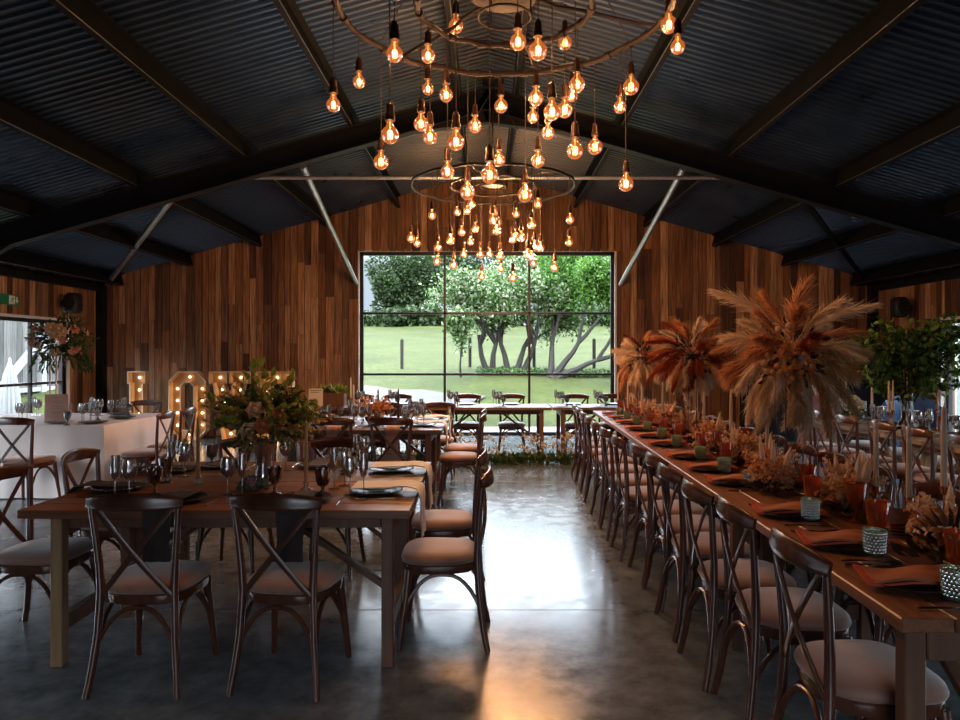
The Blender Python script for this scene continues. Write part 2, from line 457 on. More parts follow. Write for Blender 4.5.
# back wall: backing + boards, opening for the window
bk = MB()
def wall_poly(mb, pts, thick, axis):
    n = len(pts)
    if axis == 'y': a = [Vector((p[0], p[2], p[1])) for p in pts]
b0 = MB()
for (xa, xb, za, zbf) in ((-HX - .15, WX0, 0, None), (WX1, HX + .15, 0, None)):
    vs = []
    for yy in (YB + .02, YB + .2):
        vs += [(xa, yy, 0), (xb, yy, 0), (xb, yy, roof_z(xb) + .05), (xa, yy, roof_z(xa) + .05)]
    b0.add(vs, [(0, 1, 2, 3), (7, 6, 5, 4), (0, 3, 7, 4), (1, 5, 6, 2), (2, 6, 7, 3)])
vs = []
for yy in (YB + .02, YB + .2):
    vs += [(WX0, yy, WZ1), (WX1, yy, WZ1), (WX1, yy, roof_z(WX1) + .05), (0, yy, RIDGE + .05), (WX0, yy, roof_z(WX0) + .05)]
b0.add(vs, [(0, 1, 2, 3, 4), (9, 8, 7, 6, 5), (0, 5, 6, 1), (2, 7, 8, 3), (3, 8, 9, 4)])
wb = b0.build('wall_back', M['brown_timber'], smooth=False); struct(wb, 'back gable wall of vertical reclaimed boards')
bm_ = MB(); boards(bm_, -HX, HX, 0, roof_z, YB, -1, skip=(WX0, WX1, -1, WZ1))
struct(bm_.build('wall_board_cladding', M['wall_boards'], wb, smooth=False))

# side walls with glazed openings
def side_wall(name, sx, openings, label):
    mb = MB(); ys = sorted([YF] + [o for op in openings for o in op[:2]] + [YB])
    x = sx * (HX + .1)
    spans = []; cur = YF
    for (a, b, zb, zt) in openings:
        if a > cur: spans.append((cur, a, 0, EAVE + .06))
        if zb > 0: spans.append((a, b, 0, zb))
        spans.append((a, b, zt, EAVE + .06)); cur = b
    spans.append((cur, YB + .2, 0, EAVE + .06))
    for (a, b, c, d) in spans: mb.box((x, (a + b) / 2, (c + d) / 2), (.18, b - a, d - c), bev=.0005)
    w = mb.build(name, M['brown_timber'], smooth=False); struct(w, label)
    bb = MB()
    cur = YF
    ops = list(openings)
    y = YF
    for (a, b, zb, zt) in ops:
        boards(bb, y, a, 0, lambda q: EAVE, sx * HX, -sx, axis='y')
        if zb > 0: boards(bb, a, b, 0, lambda q: zb, sx * HX, -sx, axis='y')
        boards(bb, a, b, zt, lambda q: EAVE, sx * HX, -sx, axis='y')
        y = b
    boards(bb, y, YB, 0, lambda q: EAVE, sx * HX, -sx, axis='y')
    struct(bb.build('wall_board_cladding', M['wall_boards'], w, smooth=False))
side_wall('wall_left', -1, [(2.2, 7.4, 0, 2.12), (8.6, 12.0, 0, 2.08)], 'left wall of brown boards with glazed doors')
side_wall('wall_right', 1, [(1.6, 8.0, 0, 2.12), (9.0, 11.05, 0, 2.05)], 'right wall of brown boards with a glazed door')
fw = MB()
fw.box((-4.6, YF, 1.5), (5.4, .18, 3.0)); fw.box((4.6, YF, 1.5), (5.4, .18, 3.0))
vs = []
for yy in (YF - .09, YF + .09): vs += [(-HX - .1, yy, 3.0), (HX + .1, yy, 3.0), (HX + .1, yy, EAVE), (0, yy, RIDGE + .05), (-HX - .1, yy, EAVE)]
fw.add(vs, [(0, 1, 2, 3, 4), (9, 8, 7, 6, 5), (0, 5, 6, 1), (2, 7, 8, 3), (3, 8, 9, 4)])
struct(fw.build('wall_front', M['brown_timber'], smooth=False))

# roof sheets, real corrugation: ribs run from ridge to eave
for sx in (-1, 1):
    mb = MB(); prof = []; y = YF - .2
    while y < YB + .25:
        prof += [(y, 0), (y + .042, 0), (y + .052, -.02), (y + .078, -.02), (y + .088, 0)]; y += .1
    vs = []
    for xx in (0, sx * (HX + .3)):
        for (yy, dz) in prof: vs.append((xx, yy, roof_z(xx) + dz + .022))
    n = len(prof); mb.add(vs, [(i, i + 1, n + i + 1, n + i) for i in range(n - 1)])
    vs = [(0, YF - .3, RIDGE + .12), (0, YB + .3, RIDGE + .12), (sx * (HX + .3), YB + .3, roof_z(HX + .3) + .12), (sx * (HX + .3), YF - .3, roof_z(HX + .3) + .12)]
    mb.add(vs, [(0, 1, 2, 3)])
    o = mb.build('ceiling', M['roof'], smooth=False)
    struct(o, 'dark corrugated metal roof, %s slope' % ('left' if sx < 0 else 'right'))
# purlins (Z section with lips)
PX = [.38, 1.66, 2.94, 4.22, 5.5, 6.78]
for sx in (-1, 1):
    for i, px_ in enumerate(PX):
        mb = MB(); x = sx * px_; z = roof_z(x) - .0
        a = math.atan(SL) * sx
        R = Matrix.Rotation(a, 3, 'Y')
        L = YB - YF; yc = (YB + YF) / 2
        c = Vector((x, yc, z))
        dn = R @ Vector((0, 0, -1)); ax = R @ Vector((1, 0, 0))
        mb.box(c + dn * .1, (.006, L, .2), R, .001)
        mb.box(c + dn * .2 + ax * .024 * sx, (.05, L, .006), R, .001)
        lip = MB(); lip.box(c + dn * .191 + ax * .0485 * sx, (.004, L, .022), R, .001); lip.box(c + dn * .2015 - ax * .002 * sx, (.008, L, .005), R, .001)  # steel lip plus a corner strip, both coloured as highlights
        mb.box(c + dn * .003 - ax * .03 * sx, (.066, L, .006), R, .001)
        pu = mb.build('roof_purlin', M['purlin'], smooth=False); lip.build('flange_edge_glint', M['purlin_edge_glint'], pu, smooth=False); struct(pu, 'steel roof purlin, %s from the ridge on the %s slope' % (ORD[i], 'left' if sx < 0 else 'right'))
# portal frames
def portal(y, name):
    t = empty(name, (0, y, 0)); struct(t, 'black steel portal frame')
    for sx in (-1, 1):
        d = Vector((sx, 0, -SL)).normalized(); nrm = Vector((sx * SL, 0, 1)).normalized()
        top0 = Vector((0, 0, RIDGE - .2))
        mb = MB()
        # I section: flanges and web, deeper haunches at the apex and eave
        L = HX / d.x * sx - .05
        for (off, th) in ((0, .012), (-.26, .012)):
            mb.beam(top0 + nrm * (off - .006), top0 + d * L + nrm * (off - .006), .14, th, up=nrm, bev=.002)
        vs = []
        for yy in (-.005, .005):
            vs += [top0 + Vector((0, yy, 0)), top0 + d * L + Vector((0, yy, 0)), top0 + d * L - nrm * .26 + Vector((0, yy, 0)), top0 - nrm * .26 + Vector((0, yy, 0)) + d * -.07]
        mb.add(vs, [(0, 1, 2, 3), (7, 6, 5, 4), (0, 4, 5, 1), (2, 6, 7, 3)])
        # apex haunch
        hp = [top0 - nrm * .26, top0 - nrm * .26 + d * 1.1, top0 - Vector((0, 0, .42))]
        vs = [p + Vector((0, yy, 0)) for yy in (-.05, .05) for p in hp]
        mb.add(vs, [(0, 1, 2), (5, 4, 3), (0, 3, 4, 1), (1, 4, 5, 2), (2, 5, 3, 0)])
        # eave haunch
        e = top0 + d * L
        hp = [e - nrm * .26 - d * 1.5, e - nrm * .26, e - nrm * .26 - Vector((0, 0, .4))]
        vs = [p + Vector((0, yy, 0)) for yy in (-.05, .05) for p in hp]
        mb.add(vs, [(0, 1, 2), (5, 4, 3), (0, 3, 4, 1), (1, 4, 5, 2), (2, 5, 3, 0)])
        mb.build('rafter', M['rafter'], t, smooth=False)
        cb = MB(); cb.box((sx * (HX - .16), 0, 1.3), (.26, .14, 2.6), bev=.004); cb.build('column', M['rafter'], t, smooth=False)
for y in (8.4, 3.8, -.8): portal(y, 'portal_frame')
# eaves beams, corner posts
for sx in (-1, 1):
    mb = MB(); mb.box((sx * (HX - .07), (YB + YF) / 2, EAVE - .13), (.1, YB - YF - .3, .14)); struct(mb.build('eaves_beam', M['rafter'], smooth=False))
    mb = MB(); mb.box((sx * (HX - .09), YB - .1, EAVE / 2), (.14, .14, EAVE)); struct(mb.build('corner_post', M['rafter'], smooth=False))
# tie bar and raking struts
def roundbar(name, a, b, d, label, mat='galv', plate=True):
    mb = MB(); a, b = Vector(a), Vector(b); mb.sweep([a, (a + b) / 2, b], d, n=12)
    o = mb.build(name, M[mat]); struct(o, label)
    return o
roundbar('tie_bar', (-3.1, 9.2, 3.83), (3.1, 9.2, 3.83), .05, 'thin steel tie bar across the roof', 'galv')
roundbar('wind_brace', (-2.44, 9.27, 4.0), (-2.42, 12.95, 2.83), .085, 'pale steel strut by the left edge of the big window')
roundbar('wind_brace', (2.6, 9.27, 3.97), (2.47, 12.95, 2.8), .085, 'pale steel strut by the right edge of the big window')
roundbar('wind_brace', (-4.15, 9.17, 3.52), (-7.0, 12.9, 2.8), .085, 'pale steel strut in the left rear corner of the roof')
roundbar('wind_brace', (4.2, 9.2, 3.5), (7.0, 12.9, 2.82), .085, 'grey steel strut in the right rear corner of the roof', 'purlin')

# windows -------------------------------------------------------------
def window(name, x0, x1, z0, z1, nx, nz, place, label, trim=True, bar=.045, dep=.07):
    """built in local x/z, then placed; frame, bars and one pane mesh"""
    t = empty(name); struct(t, label)
    fr = MB(); fw_ = .06
    for x in (x0, x1): fr.box((x + (fw_ / 2 if x == x0 else -fw_ / 2), 0, (z0 + z1) / 2), (fw_, dep, z1 - z0))
    for z in (z0, z1): fr.box(((x0 + x1) / 2, 0, z + (fw_ / 2 if z == z0 else -fw_ / 2)), (x1 - x0, dep, fw_))
    fr.build('window_frame', M['black_frame'], t, smooth=False)
    br = MB()
    for i in range(1, nx): br.box((x0 + (x1 - x0) * i / nx, 0, (z0 + z1) / 2), (bar, dep * .8, z1 - z0 - .1))
    for k in range(1, nz): br.box(((x0 + x1) / 2, 0, z0 + (z1 - z0) * k / nz), (x1 - x0 - .1, dep * .8, bar))
    br.build('glazing_bar', M['black_frame'], t, smooth=False)
    g = MB(); g.add([(x0 + .05, .012, z0 + .05), (x1 - .05, .012, z0 + .05), (x1 - .05, .012, z1 - .05), (x0 + .05, .012, z1 - .05)], [(0, 1, 2, 3)])
    g.build('window_pane', M['pane'], t, smooth=False)
    if trim:
        tm = MB()
        for x in (x0 - .02, x1 + .02): tm.box((x, -.05, (z0 + z1) / 2 + .02), (.04, .12, z1 - z0 + .04))
        tm.box(((x0 + x1) / 2, -.05, z1 + .02), (x1 - x0, .12, .04))
        tm.build('window_trim', M['pale_trim'], t, smooth=False)
    place(t); return t
def pb(t): t.location = (0, YB + .1, 0)
window('window_1', WX0, WX1, 0.0, WZ1, 3, 3, pb, 'large black framed picture window of nine panes')
def pl(t): t.location = (-HX - .08, 0, 0); t.rotation_euler = (0, 0, PI / 2)
def pr(t): t.location = (HX + .08, 0, 0); t.rotation_euler = (0, 0, -PI / 2)
window('window_2', 8.6, 12.0, 0, 2.08, 4, 2, pl, 'black framed glazed doors in the left wall')
window('window_3', 2.2, 7.4, 0, 2.12, 5, 2, pl, 'glazed doors further along the left wall')
window('window_4', -11.05, -9.0, 0, 2.05, 2, 2, pr, 'black framed glazed door in the right wall')
window('window_5', -8.0, -1.6, 0, 2.12, 6, 2, pr, 'unseen glazed doors along the right wall, widened for light')  # out of view, opening enlarged to bring light onto the pampas

# ------------------------------------------------------------------ outdoors
def ground_z(x, y):
    d = max(0, y - 15.5)
    z = .088 * d if d < 50 else 4.4 + .06 * (d - 50)
    if d > 62: z = 4.4 + .06 * 12
    z += .05 * math.sin(x * .9 + y * .3) * min(1, d / 6)
    return z - .06 if y > 13.2 else -.06
g = MB(); xs = [x * 1.6 for x in range(-36, 37)]; ys = [13.2 + .9 * k for k in range(16)] + [28 + 2.4 * k for k in range(34)]
vs = [(x, y, ground_z(x, y)) for y in ys for x in xs]; nx = len(xs)
g.add(vs, [(j * nx + i, j * nx + i + 1, (j + 1) * nx + i + 1, (j + 1) * nx + i) for j in range(len(ys) - 1) for i in range(nx - 1)])
struct(g.build('ground', M['meadow']), 'sloping green meadow outside the window')
g = MB(); g.box((0, 13.95, -.05), (16, 1.5, .08)); struct(g.build('ground_patio', M['patio'], smooth=False), 'pale paved strip outside the big window')
g = MB()
for k in range(18):
    a = 2 * PI * k / 18
g = MB(); ring = []
for k in range(28):
    a = 2 * PI * k / 28; r = 1 + .18 * math.sin(3 * a + 1) + .1 * math.sin(7 * a)
    x = -2.9 + 2.3 * r * math.cos(a); y = 18.9 + 2.9 * r * math.sin(a)
    ring.append((x, y, ground_z(x, y) + .05))
c = (-2.9, 18.9, ground_z(-2.9, 18.9) + .09)
g.add(ring + [c], [(k, (k + 1) % 28, 28) for k in range(28)])
struct(g.build('ground_gravel', M['gravel']), 'bare stony patch in the meadow')
for (x, y, z, w_, d_) in ((14.8, 3, -.12, 15, 24), (-8.1, 3, -.12, 1.6, 24), (-15.5, 6, -1.0, 13.2, 30)):
    g = MB(); g.box((x, y, z), (w_, d_, .1)); struct(g.build('ground_side', M['gravel'], smooth=False))
g = MB(); g.box((0, -12, -.12), (44, 14.6, .1)); struct(g.build('ground_front', M['gravel'], smooth=False))

def grow(mb, tips, p, d, L, r, depth, spread=.5, upw=.25, n=7):
    pts = [p]; ds = d.normalized(); q = Vector(p)
    for k in range(4):
        ds = (ds + rv() * .2 + Vector((0, 0, upw * .15))).normalized(); q = q + ds * L / 4; pts.append(q.copy())
    mb.sweep(pts, [2 * r * (1 - .13 * k) for k in range(5)], n=n)
    if depth <= 2: tips.extend([(pts[i].copy(), ds.copy()) for i in (2, 3, 4)])
    if depth == 0: return
    for k in range(random.choice((2, 3, 3))):
        nd = (ds + rv() * spread * 1.3 + Vector((0, 0, upw))).normalized()
        grow(mb, tips, pts[random.choice((3, 4))], nd, L * random.uniform(.62, .85), r * .56, depth - 1, spread, upw, 6)
def tree(name, base, trunks, mat, leaf_n, leaf_s, cloud, L0=1.1, r0=.12, depth=4, spread=.55, label=None, group=None, fit=None):
    t = empty(name, base); tag(t, label, 'tree', group)
    mb = MB(); tips = []
    for (off, d) in trunks: grow(mb, tips, Vector(off), Vector(d), L0, r0, depth, spread)
    tips = [x for x in tips if fit is None or fit(x[0])]
    mb.build('trunk', M['bark'], t)
    lf = MB()
    for k in range(leaf_n):
        p, d = random.choice(tips)
        q = p + rv() * random.uniform(0, cloud)
        dd = (rv() + Vector((0, 0, -.2))).normalized()
        lf.leaf(q, dd, rv(), leaf_s * random.uniform(.7, 1.3), leaf_s * random.uniform(.55, .8))
    lf.build('foliage', M[mat], t, smooth=False); return t
yT = 25
def gp(px, Y, dx=0): 
    x = (px - VX) * Y / F
    return (x, Y, ground_z(x, Y) - .05)
random.seed(21)
tree('hawthorn_tree', gp(494, yT), [((-.2, 0, 0), (-.25, 0, 1)), ((-.05, .15, 0), (-.02, .1, 1)), ((.5, 0, 0), (-.12, 0, 1)), ((.75, .1, 0), (.25, .1, 1)), ((1, 0, 0), (.5, 0, 1))],
     'blossom', 30000, .11, .5, 1.5, .13, 4, .6, label='white flowering hawthorn with several twisted trunks, middle of the window')
random.seed(5)
tree('leaning_tree', gp(552, yT - .8), [((0, 0, 0), (.75, .05, .8)), ((-.1, .2, 0), (.35, .3, 1)), ((.15, 0, 0), (1.1, 0, .65))], 'tree_leaf', 30000, .11, .55, 1.6, .14, 4, .5,
     label='fresh green tree with a leaning forked trunk, right side of the window')
random.seed(9)
tree('sapling', gp(461, yT - .6), [((0, 0, 0), (-.05, 0, 1))], 'blossom', 2600, .13, .3, .95, .05, 3, .4, label='thin pale flowering sapling beside the hawthorn')
def round_tree(name, base, R, H, mat, label, n, ls, group=None, zs=1.0):
    t = empty(name, base); tag(t, label, 'tree', group)
    tr = MB(); tr.sweep([(0, 0, -.5), (.1, 0, H * .35), (0, 0, H * .7)], [.9, .7, .4]); tr.build('trunk', M['bark'], t)
    blobs = [(Vector((random.uniform(-.6, .6) * R, random.uniform(-.6, .6) * R, H - R * zs + random.uniform(-.55, .6) * R * zs)), R * random.uniform(.35, .55)) for _ in range(16)]
    blobs.append((Vector((0, 0, H - R * zs)), R * .75))
    lf = MB()
    for k in range(n):
        c, r = random.choice(blobs); d = rv(); q = c + Vector((d.x, d.y, d.z * zs)) * r * random.uniform(.75, 1.05)
        lf.leaf(q, (d + rv()).normalized(), rv(), ls * random.uniform(.6, 1.3), ls * .8)
    lf.build('foliage', M[mat], t, smooth=False); return t
random.seed(11)
round_tree('round_tree', gp(404, 68), 3.5, 6.8, 'far_leaf', 'big round dark tree on the skyline, upper left of the window', 14000, .3)
# more trees along the skyline
for k, (px, Y, R, H, lab) in enumerate([(462, 74, 3.4, 8.6, 'tree on the skyline behind the white hawthorn'), (520, 72, 3.6, 9.0, 'tree on the skyline behind the hawthorn crown, mid window'),
                                        (590, 70, 3.6, 9.2, 'tree on the skyline behind the leaning green tree')]):
    round_tree('far_tree', gp(px, Y), R, H, 'far_leaf', lab, 6000, .36)
hd = MB(); random.seed(3)
for k in range(9000):
    x = random.uniform(-22, 14); y = random.uniform(62, 64.5)
    hd.leaf((x, y, ground_z(x, y) + random.uniform(0, 1.35) + .25 * math.sin(x * .7)), rv(), rv(), .5, .4)
tag(hd.build('hedge', M['far_leaf'], smooth=False), 'dark hedge along the top of the meadow', 'hedge')
# low undergrowth line by the fence
random.seed(8)
ug = MB()
for k in range(2600):
    x = random.uniform(-.3, 4.8); y = yT + random.uniform(-.4, .5)
    ug.leaf((x, y, ground_z(x, y) + random.uniform(0, .16)), rv() + Vector((0, 0, .6)), rv(), .14, .08)
tag(ug.build('undergrowth', M['leaf_dark'], smooth=False), 'dark undergrowth below the trees', 'undergrowth', kind='stuff')
post = MB(); post.box((0, 0, .55), (.12, .12, 1.3)); post.lathe([(.05, 1.2), (.0, 1.26)], 8)
pp = Proto(post.build('fence_post', M['bark'], smooth=False), 'fence post')
for px, lab in ((402, 'wooden fence post in the meadow below the round tree'), (470, 'wooden fence post left of the hawthorn trunks'), (534, 'wooden fence post between hawthorn and leaning tree'), (594, 'wooden fence post right of the leaning tree')):
    x, y, z = gp(px, 27.5); pp.place((x, y, z), 0, lab, 'fence posts in the meadow')
# outside left doors: grey clad building with white brace, closed parasol
gb = MB(); gb.box((-13.3, 19.5, 1.2), (.2, 15, 4.6)); ob = empty('outbuilding', (0, 0, 0)); tag(ob, 'grey timber clad building outside the left doors', 'building')
gb.build('wall', M['grey_cladding'], ob, smooth=False)
cl = MB(); boards(cl, 12, 27, -1, lambda q: 3.5, -13.2, 1, w=.25, axis='y'); cl.build('cladding', M['grey_cladding'], ob, smooth=False)
bb = MB(); bb.beam((-13.1, 18.6, 0.4), (-13.1, 22.2, 3.3), .1, .22); bb.build('brace', M['outdoor_white'], ob, smooth=False)
bb = MB()
for yy in (18.3, 20.6, 23.2): bb.box((-13.1, yy, 1.2), (.16, .22, 4.6))
bb.box((-13.1, 20, .5), (.1, 9, .12))
bb.build('post', M['outdoor_white'], ob, smooth=False)
sh = empty('garden_shed', (10.6, 15.2, -.07)); tag(sh, 'pale grey-green shed outside the right glazed door', 'shed')
m_ = MB(); m_.box((0, 0, 1.7), (2.2, 5.4, 3.4)); m_.build('wall', M['shed'], sh, smooth=False)
m_ = MB(); m_.box((-1.11, -.6, 1.0), (.04, .9, 2.0)); m_.build('door', M['white_metal'], sh, smooth=False)
m_ = MB(); m_.box((0, 0, 3.46), (2.5, 5.7, .12)); m_.build('roof', M['galv'], sh, smooth=False)
pa = empty('closed_parasol', (-11.25, 16.5, -.95)); tag(pa, 'closed white parasol outside the left glazed doors', 'parasol')
m_ = MB(); m_.lathe([(.025, 0), (.025, 2.35), (0, 2.4)], 10); m_.build('pole', M['white_metal'], pa)
m_ = MB()
prof = [(.24, .5), (.25, .62), (.2, 1.1), (.17, 1.55), (.11, 2.0), (.03, 2.28)]
n = 24; vs = []
for r, z in prof:
    for k in range(n):
        a = 2 * PI * k / n; rr = r * (1 + .22 * math.cos(k * PI)); vs.append((rr * math.cos(a), rr * math.sin(a), z))
m_.add(vs, [(i * n + k, i * n + (k + 1) % n, (i + 1) * n + (k + 1) % n, (i + 1) * n + k) for i in range(len(prof) - 1) for k in range(n)])
m_.build('canopy', M['parasol_cloth'], pa)
m_ = MB(); m_.lathe([(.3, 0), (.3, .07), (.05, .1)], 16); m_.build('base', M['black_metal'], pa)

# ------------------------------------------------------------------ cross-back chair
def ex(y): return 1.545 + .033 * (y - 2)
def superellipse(k, n, a, b, e=3.2, taper=.06):
    t = 2 * PI * k / n; c, s = math.cos(t), math.sin(t)
    x = math.copysign(abs(c) ** (2 / e), c) * a; y = math.copysign(abs(s) ** (2 / e), s) * b
    return x * (1 + taper * y / b), y
def seat_mesh(prof, n=32):
    mb = MB(); vs = []; fs = []
    for sc, z in prof:
        for k in range(n):
            x, y = superellipse(k, n, .205, .2); vs.append((x * sc, y * sc + .005, z))
    for i in range(len(prof) - 1):
        for k in range(n):
            l = (k + 1) % n; fs.append((i * n + k, i * n + l, (i + 1) * n + l, (i + 1) * n + k))
    fs.append(tuple(range(n))[::-1]); fs.append(tuple((len(prof) - 1) * n + k for k in range(n)))
    mb.add(vs, fs); return mb
def make_chair(cush='cushion', wood='chair_wood'):
    t = empty('dining_chair')
    seat_mesh([(.9, .43), (.985, .436), (1.01, .45), (.985, .466), (.9, .478), (.7, .487), (.4, .492), (.1, .493)]).build('seat_cushion', M[cush], t, ang=60)
    seat_mesh([(.9, .385), (.95, .388), (.965, .40), (.965, .425), (.94, .431)]).build('seat_frame', M[wood], t)
    for s in (-1, 1):
        P = [(.2, -.248, 0), (.188, -.226, .1), (.172, -.206, .25), (.165, -.196, .4), (.163, -.194, .46), (.168, -.196, .56), (.178, -.204, .68), (.19, -.215, .8), (.195, -.22, .86)]
        MB().sweep([(s * x, y, z) for x, y, z in P], [.03, .032, .035, .037, .037, .034, .031, .028, .024], n=10).build('back_leg', M[wood], t)
        P = [(.195, .205, 0), (.188, .192, .1), (.178, .175, .22), (.17, .162, .33), (.165, .155, .405)]
        MB().sweep([(s * x, y, z) for x, y, z in P], [.026, .03, .036, .04, .042], n=10).build('front_leg', M[wood], t)
    cr = MB(); pts = []; w = []; h = []
    for k in range(13):
        u = -1 + 2 * k / 12
        pts.append((u * .212, -.216 - .05 * (1 - u * u), .862 - .012 * u * u)); h.append(.078 - .03 * abs(u) ** 3); w.append(.023 if abs(u) < .95 else .016)
    cr.sweep(pts, w, h, n=12, up=(0, .18, 1), power=3).build('crest_rail', M[wood], t)
    for s in (-1, 1):
        pts = []
        for k in range(9):
            u = k / 8; z = .835 - .405 * u; x = s * (.172 - .335 * u + .0 * math.sin(u * PI))
            y = -.226 + .026 * u - .018 * math.sin(u * PI) + s * .005
            pts.append((x, y, z))
        MB().sweep(pts, .027, .011, n=8, up=(0, -1, .1), power=3.5).build('cross_slat', M['chair_slat'], t)
    # bentwood hoops below the seat
    for (a, b) in (((-.18, -.215, .2), (.18, -.215, .2)), ((-.18, .178, .2), (.18, .178, .2))):
        hoop = MB(); pts = []
        for k in range(15):
            u = k / 14; x = a[0] + (b[0] - a[0]) * u
            z = .2 + .178 * (1 - abs(2 * u - 1) ** 2.6); yy = a[1] * (1 - .12 * math.sin(u * PI))
            pts.append((x * (1 - .04 * (z - .2)), yy, z))
        hoop.sweep(pts, .02, n=8).build('arch_brace', M[wood], t)
    for s in (-1, 1):
        hoop = MB(); pts = []
        for k in range(15):
            u = k / 14; y = -.215 + .393 * u; z = .2 + .178 * (1 - abs(2 * u - 1) ** 2.6)
            pts.append((s * .178 * (1 - .08 * math.sin(u * PI)), y, z))
        hoop.sweep(pts, .02, n=8).build('arch_brace', M[wood], t)
    return t
CH_ = Proto(make_chair(), 'chair')
def chair(x, y, rz, label, group):
    return CH_.place((x, y, 0), rz + random.uniform(-.035, .035), label, group)
N_, S_, E_, W_ = 0, PI, -PI / 2, PI / 2     # facing away from the camera, towards it, right, left
random.seed(31)
G = 'cross-back chairs at the front left table'
chair(-1.55, 3.3, N_ + .03, 'cross-back chair with its back to us, left of two at the front table', G)
chair(-.905, 3.3, N_ - .1, 'cross-back chair with its back to us, right of two at the front table', G)
chair(-.243, 3.74, W_, 'cross-back chair seen side-on at the aisle end of the front table, nearer one', G)
chair(-.27, 4.45, W_, 'cross-back chair seen side-on at the aisle end of the front table, farther one', G)
chair(-1.75, 4.86, S_, 'cross-back chair on the far side of the front table, hidden by the green bouquet', G)
chair(-1.1, 4.86, S_, 'cross-back chair on the far side of the front table, right of the green bouquet', G)
chair(-2.36, 3.74, E_, 'cross-back chair with grey-lit seat at the left end of the front table, nearer one', G)
chair(-2.36, 4.45, E_, 'cross-back chair at the left end of the front table, farther one', G)
G = 'cross-back chairs at the white cloth table'
chair(-4.6, 7.02, N_, 'dark cross-back chair on the near side of the white cloth table', G)
chair(-3.66, 7.5, W_, 'cross-back chair at the end of the white cloth table, nearer of the pair', G)
chair(-3.66, 8.06, W_, 'cross-back chair at the end of the white cloth table, farther of the pair', G)
chair(-4.55, 9.12, S_, 'dark cross-back chair on the far side of the white cloth table', G)
G = 'cross-back chairs at the middle left table'
chair(-1.51, 7.0, N_, 'cross-back chair, back to us, at the middle table, nearest the green bouquet', G)
chair(-.93, 7.0, N_, 'cross-back chair with mauve napkin showing through its cross, middle table', G)
chair(-.28, 7.22, W_, 'cross-back chair side-on at the aisle end of the middle table, nearer one', G)
chair(-.28, 7.92, W_, 'cross-back chair side-on at the aisle end of the middle table, farther one', G)
chair(-.62, 8.72, S_, 'cross-back chair on the far side of the middle table, nearest the aisle', G)
chair(-1.3, 8.72, S_, 'cross-back chair on the far side of the middle table, behind the dried posy', G)
G = 'cross-back chairs behind the top table'
for px, lab in ((360, 'leftmost cross-back chair behind the top table by the window'), (398, 'second cross-back chair from the left behind the top table'), (467, 'cross-back chair behind the top table, just left of the middle window bars'),
                (511, 'cross-back chair behind the top table, in front of the middle window panes'), (575, 'cross-back chair behind the top table, right of the middle panes'), (610, 'rightmost cross-back chair behind the top table')):
    chair((px - VX) * 10.86 / F, 10.62, S_, lab, G)
G = 'aisle-side chairs of the long dried-flower table'
EL = [(2.33, 1.035), (2.9, 1.03), (3.33, 1.0), (3.86, 1.01), (4.3, 1.04), (4.76, 1.04), (5.28, 1.0), (5.85, 1.0), (6.4, 1.01), (6.95, 1.03), (7.5, 1.05), (8.05, 1.07), (8.6, 1.1)]
for i, (y, cx) in enumerate(EL):
    chair(cx + .22, y, E_ + (.02 if i == 0 else .0), ('cross-back chair on the aisle side of the long table, nearest of all, full seat visible' if i == 0 else
          '%s cross-back chair from the near end, aisle side of the long dried-flower table' % ORD[i] if i < 11 else ('last but one' if i == 11 else 'farthest') + ' cross-back chair on the aisle side of the long dried-flower table'), G)
G = 'wall-side chairs of the long dried-flower table'
for i, y in enumerate([3.2, 3.83, 4.27, 4.71, 5.2, 5.78, 6.35, 6.9, 7.5]):
    chair(ex(y) + .275, y, W_, '%s cross-back chair from the near end, far side of the long dried-flower table' % ORD[i], G)
G = 'chairs on the near side of the far right table'
for i, y in enumerate([4.7, 5.3, 5.88, 6.42, 7.05, 7.58, 8.05]):
    chair(3.83, y, E_, '%s cross-back chair from the near end, near side of the pale right table' % ORD[i], G)
G = 'chairs on the wall side of the far right table'
for i, y in enumerate([5.9, 6.45, 7.0, 7.6, 8.2]):
    chair(4.42, y, W_, '%s cross-back chair from the near end, wall side of the pale right table' % ORD[i], G)

# ------------------------------------------------------------------ trestle tables
def make_table(top='table_boards', leg='brown_timber', L=1.83, W=.76, H=.76, inset=.14, sy_=None, off=0, inset2=None):
    """long axis along local x"""
    t = empty('trestle_table'); tp = MB(); nb = 5; bw = W / nb
    for k in range(nb): tp.box((0, -W / 2 + bw * (k + .5), H - .021), (L, bw - .002, .042), bev=.004)
    tp.build('tabletop', M[top], t, smooth=False)
    ap = MB()
    for s in (-1, 1): ap.box((0, s * (W / 2 - .12), H - .075), (L - .3, .035, .066))
    ap.build('apron', M[leg], t, smooth=False)
    i0 = inset
    for sx in (-1, 1):
        inset = inset2 if (inset2 and sx > 0) else i0
        for sy in (-1, 1):
            MB().box((sx * (L / 2 - inset), off + sy * (sy_ or (W / 2 - .06)), (H - .042) / 2), (.056, .06, H - .042)).build('leg', M[leg], t, smooth=False)
        rw = max(.02, 2 * (sy_ or (W / 2 - .06)) - .07)
        MB().box((sx * (L / 2 - inset), off, .2), (.04, rw, .08)).build('lower_rail', M[leg], t, smooth=False)
        MB().box((sx * (L / 2 - inset), off, H - .09), (.05, rw, .09)).build('upper_rail', M[leg], t, smooth=False)
        b = MB(); b.beam((sx * (L / 2 - inset - .02), off, .25), (sx * .2, off, H - .09), .045, .03); b.build('diagonal_brace', M[leg], t, smooth=False)
    return t
TA = Proto(make_table('table_boards', 'brown_timber', L=1.87, inset=.17, inset2=.11), 'table')
TG = Proto(make_table('grey_table_boards', 'brown_timber'), 'table')
TF = Proto(make_table('pale_table_boards', 'pine', sy_=.033, off=0), 'table')
